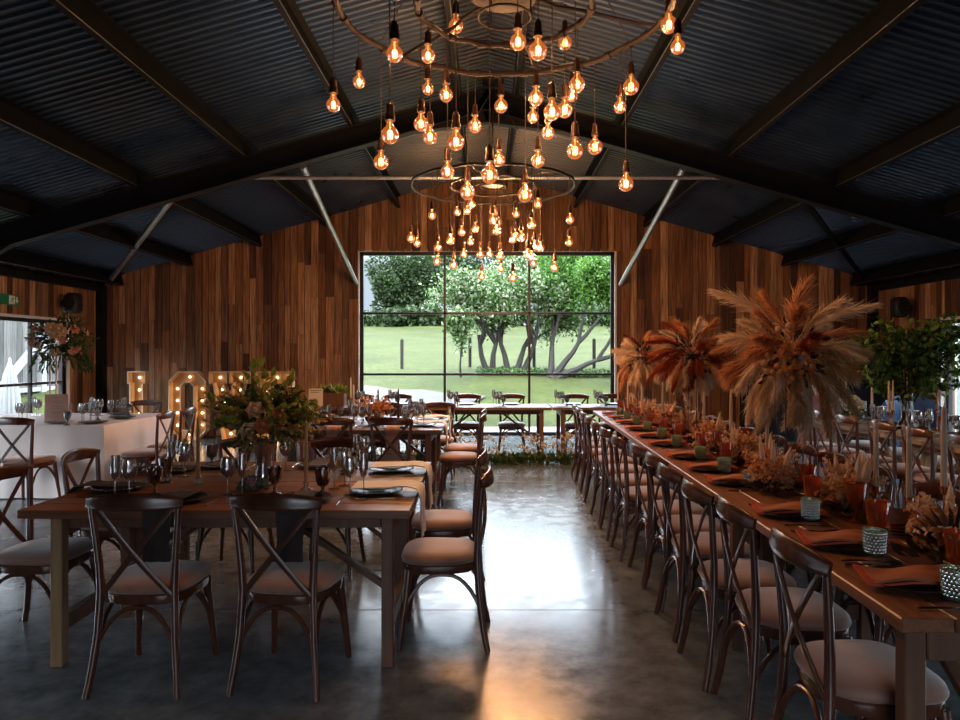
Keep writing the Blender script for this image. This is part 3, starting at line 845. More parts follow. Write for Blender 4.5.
TE = Proto(make_table('table_boards', 'brown_timber', inset=.06, inset2=.22), 'table'); TP = Proto(make_table('table_boards', 'brown_timber', inset=.1, sy_=.033, off=.02), 'table')
G = 'front left trestle tables'
a_ = TA.place((-1.305, 3.71, 0), 0, 'dark-stained plank trestle table in the left foreground, nearer of two pushed together', G)
for k_leg in a_.children:                    # one leg is of paler new timber
    if k_leg.name.startswith('leg') and k_leg.data.vertices[0].co.x < 0 and k_leg.data.vertices[0].co.y < 0:
        k_leg.data.materials[0] = M['pine']; k_leg['label'] = 'pale new timber leg'
TG.place((-1.3, 4.475, 0), 0, 'grey-brown plank trestle table behind the front left one, carrying the green bouquet', G)
G = 'middle left trestle tables'
TG.place((-1.36, 7.28, 0), 0, 'plank trestle table of the middle left pair, nearer one', G)
TG.place((-1.36, 8.045, 0), 0, 'plank trestle table of the middle left pair, farther one with the dried posy', G)
G = 'top tables before the window'
for x, lab in ((-1.85, 'left plank trestle table of the top row below the window'), (.0, 'middle plank trestle table of the top row below the window'), (1.85, 'right plank trestle table of the top row below the window')):
    TG.place((x, 10.25, 0), 0, lab, G)
G = 'trestle tables of the long dried-flower row'
for k, lab in enumerate(('red-brown plank trestle table at the near end of the long row, lower right', 'second trestle table from the near end of the long dried-flower row',
                         'third trestle table from the near end of the long dried-flower row', 'far end trestle table of the long dried-flower row')):
    y = 2.87 + 1.835 * k
    (TE if k == 0 else TP).place((ex(y), y, 0), PI / 2 - .033, lab, G)
G = 'pale trestle tables along the right wall'
for k, lab in enumerate(('pale plank trestle table on the right, nearer one', 'pale plank trestle table on the right, under the green foliage', )):
    TF.place((4.12, 5.75 + 1.84 * k, 0), PI / 2, lab, G)
# white cloth table: cloth to the floor on all sides with soft folds
def cloth_table():
    mb = MB(); x0, x1, y0, y1, H = -5.95, -4.0, 7.3, 8.85, .765
    per = []; n = 40
    def side(a, b, k): return [(a[0] + (b[0] - a[0]) * i / k, a[1] + (b[1] - a[1]) * i / k) for i in range(k)]
    per = side((x0, y0), (x1, y0), 46) + side((x1, y0), (x1, y1), 36) + side((x1, y1), (x0, y1), 46) + side((x0, y1), (x0, y0), 36)
    cx, cy = (x0 + x1) / 2, (y0 + y1) / 2; vs = []; fs = []; N = len(per)
    levels = [0, .02, .1, .3, .55, 1]
    for li, l in enumerate(levels):
        for i, (x, y) in enumerate(per):
            s = i * .042
            out_ = (.028 * math.sin(s * 9.2 + .6) + .016 * math.sin(s * 21) + .018) * l
            dx, dy = x - cx, y - cy; onx = abs(abs(dx) - (x1 - x0) / 2) < 1e-3
            nx_, ny_ = ((math.copysign(1, dx), 0) if onx else (0, math.copysign(1, dy)))
            corner = onx and abs(abs(dy) - (y1 - y0) / 2) < 1e-3
            o = max(out_, 0) + (.004 if li else 0)
            vs.append((x + nx_ * o, y + ny_ * o, H - (H - .012) * l + (0 if li else 0)))
    for li in range(len(levels) - 1):
        for i in range(N):
            j = (i + 1) % N; fs.append((li * N + i, li * N + j, (li + 1) * N + j, (li + 1) * N + i)[::-1])
    fs.append(tuple(range(N)))
    mb.add(vs, fs); return mb.build('tablecloth', M['cloth'], ang=60)
tag(cloth_table(), 'pale pinkish white tablecloth reaching the floor on the rear left table', 'tablecloth')

# ------------------------------------------------------------------ tableware
def lathe_obj(name, prof, mat, parent=None, n=18, hz=1.0): return MB().lathe([(r, z * hz) for r, z in prof], n, cap=False).build(name, M[mat], parent, ang=50)
def make_wine(mat='clear_glass'):
    t = empty('wine_glass')
    lathe_obj('foot', [(.0, 0), (.034, .001), (.034, .003), (.006, .008), (.004, .012)], mat, t)
    lathe_obj('stem', [(.004, .012), (.0035, .05), (.004, .09)], mat, t, 10)
    lathe_obj('bowl', [(.004, .09), (.02, .096), (.034, .115), (.039, .14), (.037, .17), (.031, .2), (.030, .2), (.036, .17), (.038, .14), (.032, .116), (.018, .099), (.0, .096)], mat, t)
    return t
def make_flute():
    t = empty('champagne_flute')
    lathe_obj('foot', [(0, 0), (.031, .001), (.031, .003), (.005, .008), (.004, .012)], 'clear_glass', t)
    lathe_obj('stem', [(.004, .012), (.0035, .06), (.004, .095)], 'clear_glass', t, 10)
    lathe_obj('bowl', [(.004, .095), (.015, .11), (.023, .14), (.025, .18), (.023, .225), (.022, .225), (.024, .18), (.022, .14), (.013, .111), (0, .1)], 'clear_glass', t)
    return t
def make_goblet(name, mat, s=1.0, hz=1.0):
    t = empty(name)
    lathe_obj('foot', [(0, 0), (.034 * s, .001), (.034 * s, .004), (.012 * s, .012), (.009 * s, .02)], mat, t, 18, hz)
    lathe_obj('stem', [(.009 * s, .02), (.008 * s, .04), (.012 * s, .055)], mat, t, 12, hz)
    lathe_obj('bowl', [(.012 * s, .055), (.028 * s, .062), (.036 * s, .085), (.04 * s, .12), (.043 * s, .145), (.041 * s, .145), (.038 * s, .12), (.034 * s, .086), (.026 * s, .066), (0, .064)], mat, t, 18, hz)
    return t
WINE = Proto(make_wine(), 'wine glass'); FLUTE = Proto(make_flute(), 'champagne flute')
SMOKE = Proto(make_goblet('smoked_goblet', 'smoke_glass'), 'goblet'); AMBER = Proto(make_goblet('amber_goblet', 'amber_glass', 1.0, 1.2), 'goblet')
# hobnail tumbler
tb = empty('hobnail_tumbler')
lathe_obj('body', [(0, .002), (.03, .002), (.034, .01), (.039, .09), (.0405, .095), (.0385, .095), (.036, .06), (.031, .012), (0, .01)], 'green_glass', tb, 20)
hb = MB()
for r in range(7):
    for k in range(18):
        a = 2 * PI * (k + .5 * (r % 2)) / 18; z = .014 + r * .0115; rr = .0345 + .0048 * (z - .01) / .08
        hb.ball((rr * math.cos(a), rr * math.sin(a), z), .0052, 5, 4)
hb.build('hobnail_pattern', M['green_glass'], tb)
TUMB = Proto(tb, 'tumbler')
pl_ = empty('dinner_plate')
lathe_obj('dish', [(0, .004), (.085, .004), (.1, .008), (.142, .018), (.145, .021), (.141, .021), (.1, .012), (.085, .009), (0, .009)], 'black_plate', pl_, 32)
bd = MB()
for k in range(40):
    a = 2 * PI * k / 40; bd.ball((.138 * math.cos(a), .138 * math.sin(a), .0215), .0048, 5, 4)
bd.build('beaded_rim', M['pewter'], pl_)
PLATE = Proto(pl_, 'plate')
BPLATE = Proto(lathe_obj('black_plate', [(0, .004), (.085, .004), (.1, .009), (.138, .02), (.136, .023), (.1, .014), (.085, .009), (0, .009)], 'black_plate', None, 32), 'plate')
SPLATE = Proto(lathe_obj('side_plate', [(0, .003), (.06, .003), (.075, .007), (.1, .014), (.099, .017), (.075, .011), (.06, .007), (0, .007)], 'pale_plate', None, 28), 'plate')
def drape(mat, over=.2, w=.13):
    """napkin laid over the plate, its tail hanging past the table edge; diner at -y"""
    mb = MB(); path = [(.12, .019), (.06, .02), (0, .021), (-.08, .022), (-.14, .026), (-.185, .024), (-.222, .016), (-.238, -.004), (-.243, -.04)]
    path += [(-.246 + .004 * math.sin(k), -.04 - over * (k / 5)) for k in range(1, 6)]
    vs = []; n = 7; th = .005
    for side_ in (0, 1):
        for i, (y, z) in enumerate(path):
            for k in range(n):
                u = -1 + 2 * k / (n - 1); ww = w * (1 - .08 * math.sin(i * .7))
                rip = .005 * math.sin(u * 7 + i * .5) * (1 if i > 3 else .5)
                down = z if i < 8 else z
                vs.append((u * ww / 2, y + (rip if i >= 7 else 0) - (th if side_ and i >= 7 else 0), z + (rip if i < 7 else 0) + (th if side_ and i < 7 else 0)))
    m = len(path); fs = []
    for sd in (0, 1):
        for i in range(m - 1):
            for k in range(n - 1):
                a = sd * m * n + i * n + k; f = (a, a + 1, a + n + 1, a + n); fs.append(f if sd else f[::-1])
    o = m * n
    for i in range(m - 1):
        for k in (0, n - 1):
            a = i * n + k; fs.append((a, a + n, a + n + o, a + o))
    for k in range(n - 1):
        for i in (0, m - 1):
            a = i * n + k; fs.append((a, a + 1, a + 1 + o, a + o))
    mb.add(vs, fs); return mb.build('napkin', M[mat], ang=60)
NAPM = Proto(drape('napkin_mauve'), 'napkin'); NAPD = Proto(drape('napkin_shaded'), 'napkin'); NAPG = Proto(drape('napkin_grey', .2, .21), 'napkin')
def folded():
    t = empty('folded_napkin')
    for j, (mat, zz, s, sh) in enumerate((('napkin_rust', .022, 1.0, 0), ('napkin_tan', .034, .86, .012))):
        mb = MB(); n, m = 11, 7; vs = []
        for sd in (0, 1):
            for a in range(n):
                for b in range(m):
                    u, v = -1 + 2 * a / (n - 1), -1 + 2 * b / (m - 1)
                    z = zz + .007 * math.sin(u * 3.1 + v * 1.4 + j) + .004 * math.sin(v * 5) + sd * .008 + (.006 * u * u if j == 0 else 0)
                    vs.append((v * .068 * s + sh, u * .15 * s * (1 + .05 * math.sin(v * 2)), z))
        fs = []
        for sd in (0, 1):
            for a in range(n - 1):
                for b in range(m - 1):
                    q = sd * n * m + a * m + b; f = (q, q + 1, q + m + 1, q + m); fs.append(f[::-1] if sd else f)
        o = n * m
        for a in range(n - 1):
            for b in (0, m - 1): q = a * m + b; fs.append((q, q + m, q + m + o, q + o))
        for b in range(m - 1):
            for a in (0, n - 1): q = a * m + b; fs.append((q, q + 1, q + 1 + o, q + o))
        mb.add(vs, fs); mb.build('lower_fold' if j == 0 else 'upper_fold', M[mat], t, ang=60)
    return t
NAPR = Proto(folded(), 'napkin')
def cutlery(name, kind, mat, hmat):
    t = empty(name); h = MB()
    h.sweep([(0, -.1, .005), (0, -.05, .006), (0, -.005, .006)], [.012, .011, .008], [.006, .006, .005], n=8, up=(0, 0, 1)); h.build('handle', M[hmat], t)
    b = MB()
    if kind == 'knife':
        b.add([(-.002, -.005, .004), (-.008, .03, .004), (-.009, .08, .004), (0, .115, .004), (.006, .09, .004), (.006, .0, .004), (-.002, -.005, .0065), (-.006, .03, .0065), (-.006, .08, .0065), (0, .11, .0065), (.006, .09, .0065), (.006, 0, .0065)],
              [(5, 4, 3, 2, 1, 0), (6, 7, 8, 9, 10, 11)] + [(i, (i + 1) % 6, 6 + (i + 1) % 6, 6 + i) for i in range(6)]); b.build('blade', M[mat], t, smooth=False)
    else:
        b.sweep([(0, -.005, .006), (0, .03, .005), (0, .045, .006), (0, .06, .007)], [.006, .008, .022, .024], .003, n=8, up=(0, 0, 1))
        for k in range(4): b.sweep([(-.0095 + .0063 * k, .06, .007), (-.0095 + .0063 * k, .1, .0085)], .0034, .0025, n=6)
        b.build('tines', M[mat], t)
    return t
KNIFE = Proto(cutlery('table_knife', 'knife', 'steel', 'steel'), 'knife'); FORK = Proto(cutlery('table_fork', 'fork', 'steel', 'steel'), 'fork')
BKNIFE = Proto(cutlery('black_knife', 'knife', 'black_steel', 'black_steel'), 'knife'); BFORK = Proto(cutlery('black_fork', 'fork', 'black_steel', 'black_steel'), 'fork')
TZ = .7605
def setting(x, y, rz, where, items, tg, z=TZ, jit=.012):
    """where: a phrase that names the place; items: (proto, dx, dy, dz, drz, what)"""
    R = Matrix.Rotation(rz, 3, 'Z')
    for (pr_, dx, dy, dz, dr, what) in items:
        v = R @ Vector((dx, dy, 0)); j = jit if dz == 0 and dx else 0
        pr_.place((x + v.x + random.uniform(-j, j), y + v.y + random.uniform(-j, j), z + dz), rz + dr, what + ' ' + where, tg)
A_ITEMS = [(PLATE, 0, 0, 0, 0, 'black beaded plate'), (NAPD, 0, 0, .004, 0, 'draped shade-dark napkin'), (FORK, -.19, -.03, 0, 0, 'steel fork'), (KNIFE, .18, -.03, 0, 0, 'steel knife'),
           (WINE, .2, .15, 0, 0, 'clear wine glass'), (FLUTE, .275, .11, 0, 0, 'champagne flute'), (SMOKE, -.2, .16, 0, 0, 'smoked goblet')]
C_ITEMS = [(PLATE, 0, 0, 0, 0, 'black beaded plate'), (NAPM, 0, 0, .004, 0, 'draped mauve napkin'), (KNIFE, .18, -.03, 0, 0, 'steel knife'),
           (WINE, .2, .15, 0, 0, 'clear wine glass'), (WINE, .12, .2, 0, 0, 'second clear wine glass'), (FLUTE, .275, .11, 0, 0, 'champagne flute'), (SMOKE, -.2, .16, 0, 0, 'smoked goblet')]
random.seed(17)
G = 'place settings on the front left tables'
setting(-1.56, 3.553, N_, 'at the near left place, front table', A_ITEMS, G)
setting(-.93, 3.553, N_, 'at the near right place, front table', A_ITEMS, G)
GR = [(SPLATE, 0, 0, .009, 0, 'pale side plate on charger') if k == 1 else it for k, it in enumerate(A_ITEMS)]
END = [A_ITEMS[0], (SPLATE, 0, 0, .016, 0, 'pale side plate'), (NAPG, 0, 0, .02, 0, 'grey napkin over the plates'), (FORK, -.19, -.03, 0, .1, 'steel fork'), (KNIFE, .18, -.03, 0, -.1, 'steel knife'), (WINE, .2, .2, 0, 0, 'clear wine glass'),
       (FLUTE, .1, .24, 0, 0, 'champagne flute'), (SMOKE, -.12, .26, 0, 0, 'smoked goblet')]
setting(-.593, 3.76, W_, 'at the aisle end of the front table, nearer place', END, G)
setting(-.608, 4.45, W_, 'at the aisle end of the front table, farther place', END, G)
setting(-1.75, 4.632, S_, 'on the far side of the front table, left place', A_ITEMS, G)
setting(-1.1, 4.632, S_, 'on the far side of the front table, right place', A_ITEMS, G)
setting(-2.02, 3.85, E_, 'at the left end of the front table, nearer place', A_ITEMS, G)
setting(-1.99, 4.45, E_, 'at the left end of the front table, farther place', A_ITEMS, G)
G = 'place settings on the middle left tables'
for x, w in ((-1.9, 'leftmost'), (-1.51, 'left'), (-.93, 'right')): setting(x, 7.123, N_, 'at the near side, %s place, middle table' % w, C_ITEMS if w != 'leftmost' else C_ITEMS[3:], G)
for x, w in ((-1.9, 'left'), (-1.3, 'middle'), (-.62, 'right')): setting(x, 8.202, S_, 'on the far side of the middle table, %s place' % w, C_ITEMS, G)
ENDC = [A_ITEMS[0], (SPLATE, 0, 0, .016, 0, 'pale side plate on a charger'), (NAPG, 0, 0, .022, 0, 'grey napkin over the plates')] + C_ITEMS[2:]
setting(-.668, 7.3, W_, 'at the aisle end of the middle table, nearer place', ENDC, G)
setting(-.668, 7.92, W_, 'at the aisle end of the middle table, farther place', ENDC, G)
G = 'place settings on the white cloth table'
B_ITEMS = [(PLATE, 0, 0, 0, 0, 'dark plate'), (WINE, .2, .15, 0, 0, 'clear wine glass'), (WINE, .13, .21, 0, 0, 'second clear wine glass'), (FLUTE, .27, .12, 0, 0, 'champagne flute'), (SMOKE, -.2, .17, 0, 0, 'smoked goblet')]
for x, w in ((-5.3, 'left'), (-4.6, 'right')): setting(x, 7.52, N_, 'near side of the white cloth table, %s place' % w, B_ITEMS, G, z=.7665)
for y, w in ((7.5, 'nearer'), (8.1, 'middle')): setting(-4.22, y, W_, 'at the end of the white cloth table, %s place' % w, B_ITEMS, G, z=.7665)
for x, w in ((-4.52, 'right'), (-5.25, 'left')): setting(x, 8.62, S_, 'far side of the white cloth table, %s place' % w, B_ITEMS, G, z=.7665)
G = 'place settings on the top tables'
D_ITEMS = [(BPLATE, 0, 0, 0, 0, 'black plate'), (WINE, .17, .08, 0, 0, 'clear wine glass'), (WINE, .22, .16, 0, 0, 'second clear wine glass'), (FLUTE, .26, .06, 0, 0, 'champagne flute'), (SMOKE, .12, .2, 0, 0, 'smoked goblet')]
for px, w in ((345, 'first'), (376, 'second'), (408, 'third'), (467, 'fourth'), (511, 'fifth'), (572, 'sixth'), (610, 'seventh')):
    setting((px - VX) * 10.5 / F, 10.42, S_, 'at the %s place from the left on the top table' % w, D_ITEMS, G)
G = 'place settings along the long dried-flower table'
E_ITEMS = [(BPLATE, 0, 0, 0, 0, 'black plate'), (NAPR, 0, 0, .0, 0, 'folded rust napkin'), (BKNIFE, .2, -.02, 0, 0, 'black knife'), (BFORK, -.19, -.02, 0, 0, 'black fork'),
           (TUMB, -.17, .19, 0, 0, 'green hobnail tumbler'), (AMBER, -.08, .3, 0, 0, 'amber goblet')]
TY = [2.12, 2.59, 3.14, 3.92, 4.39, 4.93, 5.63, 6.17, 6.8, 7.4, 7.97, 8.5]
for i, y in enumerate(TY):
    x = ex(y) - .185
    w = '%s from the near end, aisle side of the long table' % ORD[i]
    z = TZ
    PLY = y + (.13 if i < 2 else .1)
    for (pr_, dx, dy, dr, what) in ((BPLATE, .0, PLY, 0, 'black plate'), (NAPR, .0, PLY, E_, 'folded rust napkin'), (BKNIFE, -.015, PLY - .22, E_, 'black knife'), (BFORK, -.015, PLY + .2, E_, 'black fork'),
                                    (TUMB, .02, y, 0, 'green hobnail tumbler'), (AMBER, .105, y + .06, 0, 'amber goblet')):
        xx = x + dx + (.02 if pr_ not in (TUMB, AMBER) else 0)
        if pr_ is TUMB: xx = 1.42 + .03 * (y - 2.12) ; xx = xx
        if pr_ is AMBER: dy = y + .12; xx = (1.42 + .03 * (y - 2.12)) * dy / y + .01
        if pr_ in (BPLATE, NAPR, BKNIFE, BFORK): xx = ex(PLY) - .2
        pr_.place((xx, dy, z), dr - .033, what + ', ' + w, G)
for i, y in enumerate([2.9, 3.4, 3.95, 4.45, 4.95, 5.5, 6.1, 6.7, 7.3]):
    w = '%s from the near end, far side of the long table' % ORD[i]; x = ex(y) + .2
    BPLATE.place((x, y, TZ), 0, 'black plate, ' + w, G); NAPR.place((x, y, TZ), W_, 'folded rust napkin, ' + w, G)
    AMBER.place((x - .14, y + .2, TZ), 0, 'amber goblet, ' + w, G); TUMB.place((x - .05, y + .26, TZ), 0, 'green hobnail tumbler, ' + w, G)
G = 'place settings on the pale right tables'
for i, y in enumerate([5.3, 5.88, 6.42, 7.05, 7.58, 8.1]):
    for sd, x, r in (('near', 3.98, E_), ('wall', 4.28, W_)):
        if sd == 'wall' and i == 0: continue
        w = '%s place from the near end, %s side, pale right table' % (ORD[i], sd); s = -1 if sd == 'near' else 1
        PLATE.place((x + s * .02, y, TZ), 0, 'dark plate, ' + w, G)
        WINE.place((x - s * .1, y + .2, TZ), 0, 'clear wine glass, ' + w, G); FLUTE.place((x - s * .05, y + .27, TZ), 0, 'champagne flute, ' + w, G)

# ------------------------------------------------------------------ candles
def candlestick(name, hold, wax, L, holdh, wick=True):
    t = empty(name); m = MB()
    if hold == 'clear_glass': m.lathe([(0, 0), (.032, .001), (.034, .006), (.016, .016), (.012, .026), (.018, .04), (.014, .044), (.0, .044)], 16, cap=False)
    else: m.lathe([(0, 0), (.036, .001), (.037, .005), (.008, .01), (.005, .02), (.005, holdh - .035), (.014, holdh - .03), (.017, holdh), (.0, holdh)], 16, cap=False)
    m.build('candle_holder', M[hold], t)
    c = MB(); c.lathe([(.0, holdh - .002), (.0115, holdh - .002), (.0105, holdh + L * .6), (.008, holdh + L - .012), (.002, holdh + L), (0, holdh + L)], 12, cap=False); c.build('taper', M[wax], t)
    w = MB(); w.sweep([(0, 0, holdh + L - .002), (.001, 0, holdh + L + .01)], .0025, n=5); w.build('wick', M['ink'], t)
    return t
CB = {h: Proto(candlestick('candlestick', 'brass', 'wax_ivory', .3, h), 'candle') for h in (.15, .2, .25)}
CG = Proto(candlestick('glass_candlestick', 'clear_glass', 'wax_ochre', .34, .044), 'candle')
CD = Proto(candlestick('dark_candlestick', 'black_metal', 'wax_dark', .3, .06), 'candle')
CW = Proto(candlestick('white_candlestick', 'brass', 'wax_white', .3, .12), 'candle')
G = 'brass candlesticks along the long table'
for (px, Y, h, lab) in ((876, 3.15, .15, 'ivory taper in brass holder behind the second near tumbler'), (909, 2.9, .15, 'ivory taper in brass holder beside the leaning card'), (944, 2.62, .25, 'tall ivory taper in brass holder nearest the right edge'),
                        (767, 4.45, .15, 'ivory taper in brass holder below the biggest pampas arrangement'), (731, 5.0, .2, 'ivory taper in brass holder left of the biggest pampas stand'), (704, 5.6, .15, 'ivory taper in brass holder between the two big pampas stands'),
                        (663, 6.45, .2, 'ivory taper in brass holder right of the smallest pampas stand'), (642, 7.1, .15, 'ivory taper in brass holder below the smallest pampas arrangement'), (628, 7.8, .15, 'ivory taper in brass holder second from the window end'), (618, 8.4, .2, 'ivory taper in brass holder at the window end of the long table')):
    CB[h].place(((px - VX) * Y / F, Y, TZ), 0, lab, G)
G = 'ochre tapers on the front left tables'
CG.place((-.99, 3.83, TZ), 0, 'ochre taper candle right of the green bouquet', G); CG.place((-1.66, 4.02, TZ), 0, 'ochre taper candle left of the green bouquet', G)
CD.place((-1.2, 7.72, TZ), 0, 'dark taper candle beside the dried posy on the middle table'); CD.place((-1.0, 7.9, TZ), 0, 'dark taper candle right of the dried posy')
CW.place((-1.97, 10.12, TZ), 0, 'white taper candle beside the succulent box on the top table'); CW.place((-1.45, 7.6, TZ), 0, 'pale taper candle left of the dried posy')
G = 'ivory tapers on the pale right tables'
for k, (px, Y, lab) in enumerate(((937, 6.9, 'thick pale taper below the right foliage clump'), (889, 6.6, 'ivory taper below the left foliage clump'), (893, 6.85, 'second ivory taper below the left foliage clump'), (872, 7.45, 'ivory taper beside the white rose pot'), (846, 7.9, 'ivory taper left of the white rose pot'))):
    CB[.2].place(((px - VX) * Y / F, Y, TZ), 0, lab, G)

# ------------------------------------------------------------------ flowers
def rose_mesh(r, layers=4, n=6):
    mb = MB()
    for l in range(layers):
        rr = r * (1 - .22 * l); tilt = .35 + .28 * l
        for k in range(n):
            a = 2 * PI * (k + .5 * (l % 2)) / n + l * .3
            d = Vector((math.cos(a) * math.cos(tilt * 1.1), math.sin(a) * math.cos(tilt * 1.1), math.sin(tilt * 1.1)))
            mb.leaf(Vector((math.cos(a), math.sin(a), 0)) * r * .1, d, Vector((0, 0, 1)), rr, rr * 1.0, .3)
    mb.ball((0, 0, r * .3), r * .3, 8, 6); return mb
ROSES = {}
def rose(parent, p, d, r, mat, name='rose'):
    key = (mat, round(r, 3))
    if key not in ROSES: o = rose_mesh(r).build(name, M[mat], None); ROSES[key] = o
    else: o = ROSES[key].copy(); o.name = name; COL.objects.link(o)
    o.parent = parent; o.location = p; o.rotation_euler = Vector(d).to_track_quat('Z', 'Y').to_euler(); return o
def sprays(mb, c, n, rad, ls, squash=(1, 1, 1), up=.3, nl=6, w=.5, stem=True, r0=.3):
    c = Vector(c)
    for _ in range(n):
        d = rv(); d = Vector((d.x * squash[0], d.y * squash[1], d.z * squash[2] + up * .5)).normalized()
        R_ = rad * random.uniform(.65, 1.12)
        p0 = c + d * R_ * r0; p1 = c + Vector((d.x * squash[0], d.y * squash[1], d.z * squash[2])) * R_ + Vector((0, 0, up * R_ * .2))
        if stem: mb.sweep([p0, (p0 + p1) / 2 + rv() * .01, p1], .004, n=4)
        for k in range(nl):
            q = p0.lerp(p1, .35 + .65 * k / max(1, nl - 1)); dd = (d + rv() * .9).normalized()
            mb.leaf(q, dd, rv() * .6 + d, ls * random.uniform(.7, 1.25), ls * w)
def shell_pts(c, rad, n, squash=(1, 1, 1), front=None):
    out_ = []
    for k in range(n):
        d = rv()
        if front and d.dot(Vector(front)) < -.2: d = -d
        out_.append((Vector(c) + Vector((d.x * squash[0], d.y * squash[1], d.z * squash[2])) * rad, d))
    return out_
# big green bouquet on the front table
random.seed(101)
t = empty('flower_bouquet', (-1.27, 3.98, TZ)); tag(t, 'large olive green bouquet in a clear glass vase on the front table', 'flower arrangement')
lathe_obj('vase', [(0, .003), (.05, .003), (.058, .01), (.05, .06), (.04, .11), (.05, .19), (.075, .24), (.073, .24), (.047, .19), (.037, .11), (.046, .06), (.05, .012), (0, .01)], 'clear_glass', t, 24)
st = MB()
for k in range(12):
    a = 2 * PI * k / 12; st.sweep([(.03 * math.cos(a), .03 * math.sin(a), .02), (.02 * math.cos(a + 1), .02 * math.sin(a + 1), .14), (.07 * math.cos(a), .07 * math.sin(a), .3)], .005, n=5)
st.build('stems', M['stalk'], t)
f = MB(); sprays(f, (0, 0, .36), 95, .25, .045, (1.1, 1, .75), .35, 8, .62); f.build('foliage', M['leaf_dark'], t, smooth=False)
f = MB(); sprays(f, (0, 0, .38), 120, .31, .024, (1.15, 1, .7), .4, 15, .8); f.build('olive_blossom', M['leaf_olive'], t, smooth=False)
f = MB(); sprays(f, (0, 0, .37), 26, .29, .055, (1.1, 1, .75), .4, 4, .75)
for (x, z, L) in ((-.03, .68, .07), (.0, .6, .06), (.05, .62, .065), (-.06, .62, .05), (.27, .4, .07)):
    for k in range(4): f.leaf((x + random.uniform(-.02, .02), -.03 + random.uniform(-.02, .02), z - .06 + k * .02), (random.uniform(-.8, .8), random.uniform(-.5, .5), .7), rv(), L, L * .75)
f.sweep([(0, 0, .35), (-.01, -.02, .5), (-.03, -.03, .7)], .006, n=5)
f.build('broad_leaves', M['leaf_lime'], t, smooth=False)
for p in ((.06, -.2, .36), (-.01, -.22, .33), (.02, -.2, .44), (-.1, -.18, .38), (.13, -.16, .4)): rose(t, p, (p[0], p[1], .08), .05, 'rose_rust' if p[0] > .03 else 'dried_tan')
t = empty('succulent_posy', (-1.29, 3.84, TZ)); tag(t, 'low posy of grey succulents with one purple rose at the foot of the glass vase', 'flower arrangement')
f = MB()
for k in range(7):
    a = 2 * PI * k / 7; c = Vector((.06 * math.cos(a), .035 * math.sin(a), .012 + .015 * (k % 3)))
    for j in range(16): f.leaf(c, (rv() + Vector((0, 0, .5))).normalized(), rv(), .042, .022)
f.build('succulent', M['succulent'], t, smooth=False); rose(t, (.01, -.045, .05), (0, -1, .5), .026, 'rose_purple')
# rose arrangement on the tall stand
random.seed(55)
bx, by = -4.9, 8.05
t = empty('flower_stand', (bx, by, .7665)); tag(t, 'tall slim white metal stand on the white cloth table', 'flower stand')
for k, (dx, dy) in enumerate(((-.09, -.06), (.0, -.09), (.1, -.05), (.02, .1))):
    MB().sweep([(dx, dy, 0), (dx, dy, .75)], .018, n=8).build('leg', M['white_metal'], t)
m = MB(); m.box((0, .0, .755), (.26, .26, .014)); m.build('top_plate', M['white_metal'], t, smooth=False)
t = empty('rose_arrangement', (bx, by, .7665 + .762)); tag(t, 'round arrangement of peach roses and trailing greenery on the white stand', 'flower arrangement')
m = MB(); m.lathe([(0, 0), (.07, 0), (.09, .07), (0, .07)], 16); m.build('bowl', M['black_metal'], t)
f = MB(); sprays(f, (0, 0, .14), 120, .34, .06, (1, .9, .85), 0, 7, .38); 
for k in range(26):
    a = random.uniform(0, 2 * PI); p = Vector((.24 * math.cos(a), .2 * math.sin(a), .0))
    for j in range(7): f.leaf(p + Vector((.02 * j * math.cos(a) * .6, 0, -.03 * j)), (math.cos(a) + random.uniform(-.5, .5), random.uniform(-.5, .5), -1), rv(), .075, .022)
f.build('foliage', M['leaf_dark'], t, smooth=False)
for (p, d) in shell_pts((0, 0, .15), .29, 26, (1, 1, .85), (0, -1, .1)): rose(t, p, d, random.choice((.045, .06, .045)), random.choice(('rose_pink', 'rose_pink', 'rose_cream')))
for p in ((.1, -.28, .2), (.06, -.29, .27), (.14, -.27, .26)): rose(t, p, (.3, -1, .3), .065, 'rose_cream')
# pampas plumes
def plume_mesh(seed, L=.46, droop=.16, hairs=230, hl=.085, fat=1.0):
    random.seed(seed); mb = MB()
    def ax(u): return Vector((droop * u * u, .01 * math.sin(u * 6 + seed), L * u * (1 - .12 * u)))
    mb.sweep([ax(k / 6) for k in range(7)], [.005, .005, .004, .004, .003, .002, .001], n=4)
    for k in range(hairs):
        u = .3 + .68 * random.random() ** .8; p = ax(u); t = (ax(min(1, u + .02)) - ax(u - .02)).normalized()
        r = rv(); r = (r - t * r.dot(t)).normalized()
        env = (math.sin(PI * min(1, (u - .27) / .74) ** .7)) * .8 + .25
        d = (t * 1.0 + r * random.uniform(.12, .75) * fat + Vector((.5, 0, 0)) * droop * 3 * u).normalized()
        sd = d.cross(r) + rv() * .4; Lh = hl * env * random.uniform(.55, 1.25)
        x = sd.normalized() * .0026; e = d * Lh + Vector((.35, 0, 0)) * Lh * random.uniform(.1, .6) + rv() * Lh * .18; q = p + d * Lh * .5 + rv() * Lh * .05
        mb.add([p - x, p + x, q + x, q - x, p + e], [(0, 1, 2, 3), (3, 2, 4)])
    return mb
PLM = {}
for mat in ('plume_cream', 'plume_terracotta', 'plume_rust', 'plume_olive'):
    PLM[mat] = []
    for v, (L, dr, fat) in enumerate(((.44, .14, 1), (.48, .26, .9), (.4, .1, 1.1))):
        mb = plume_mesh(v * 7 + 3, L, dr, 330, .125, fat); me = bpy.data.meshes.new('plume'); me.from_pydata(mb.v, [], mb.f); me.materials.append(M[mat]); PLM[mat].append(me)
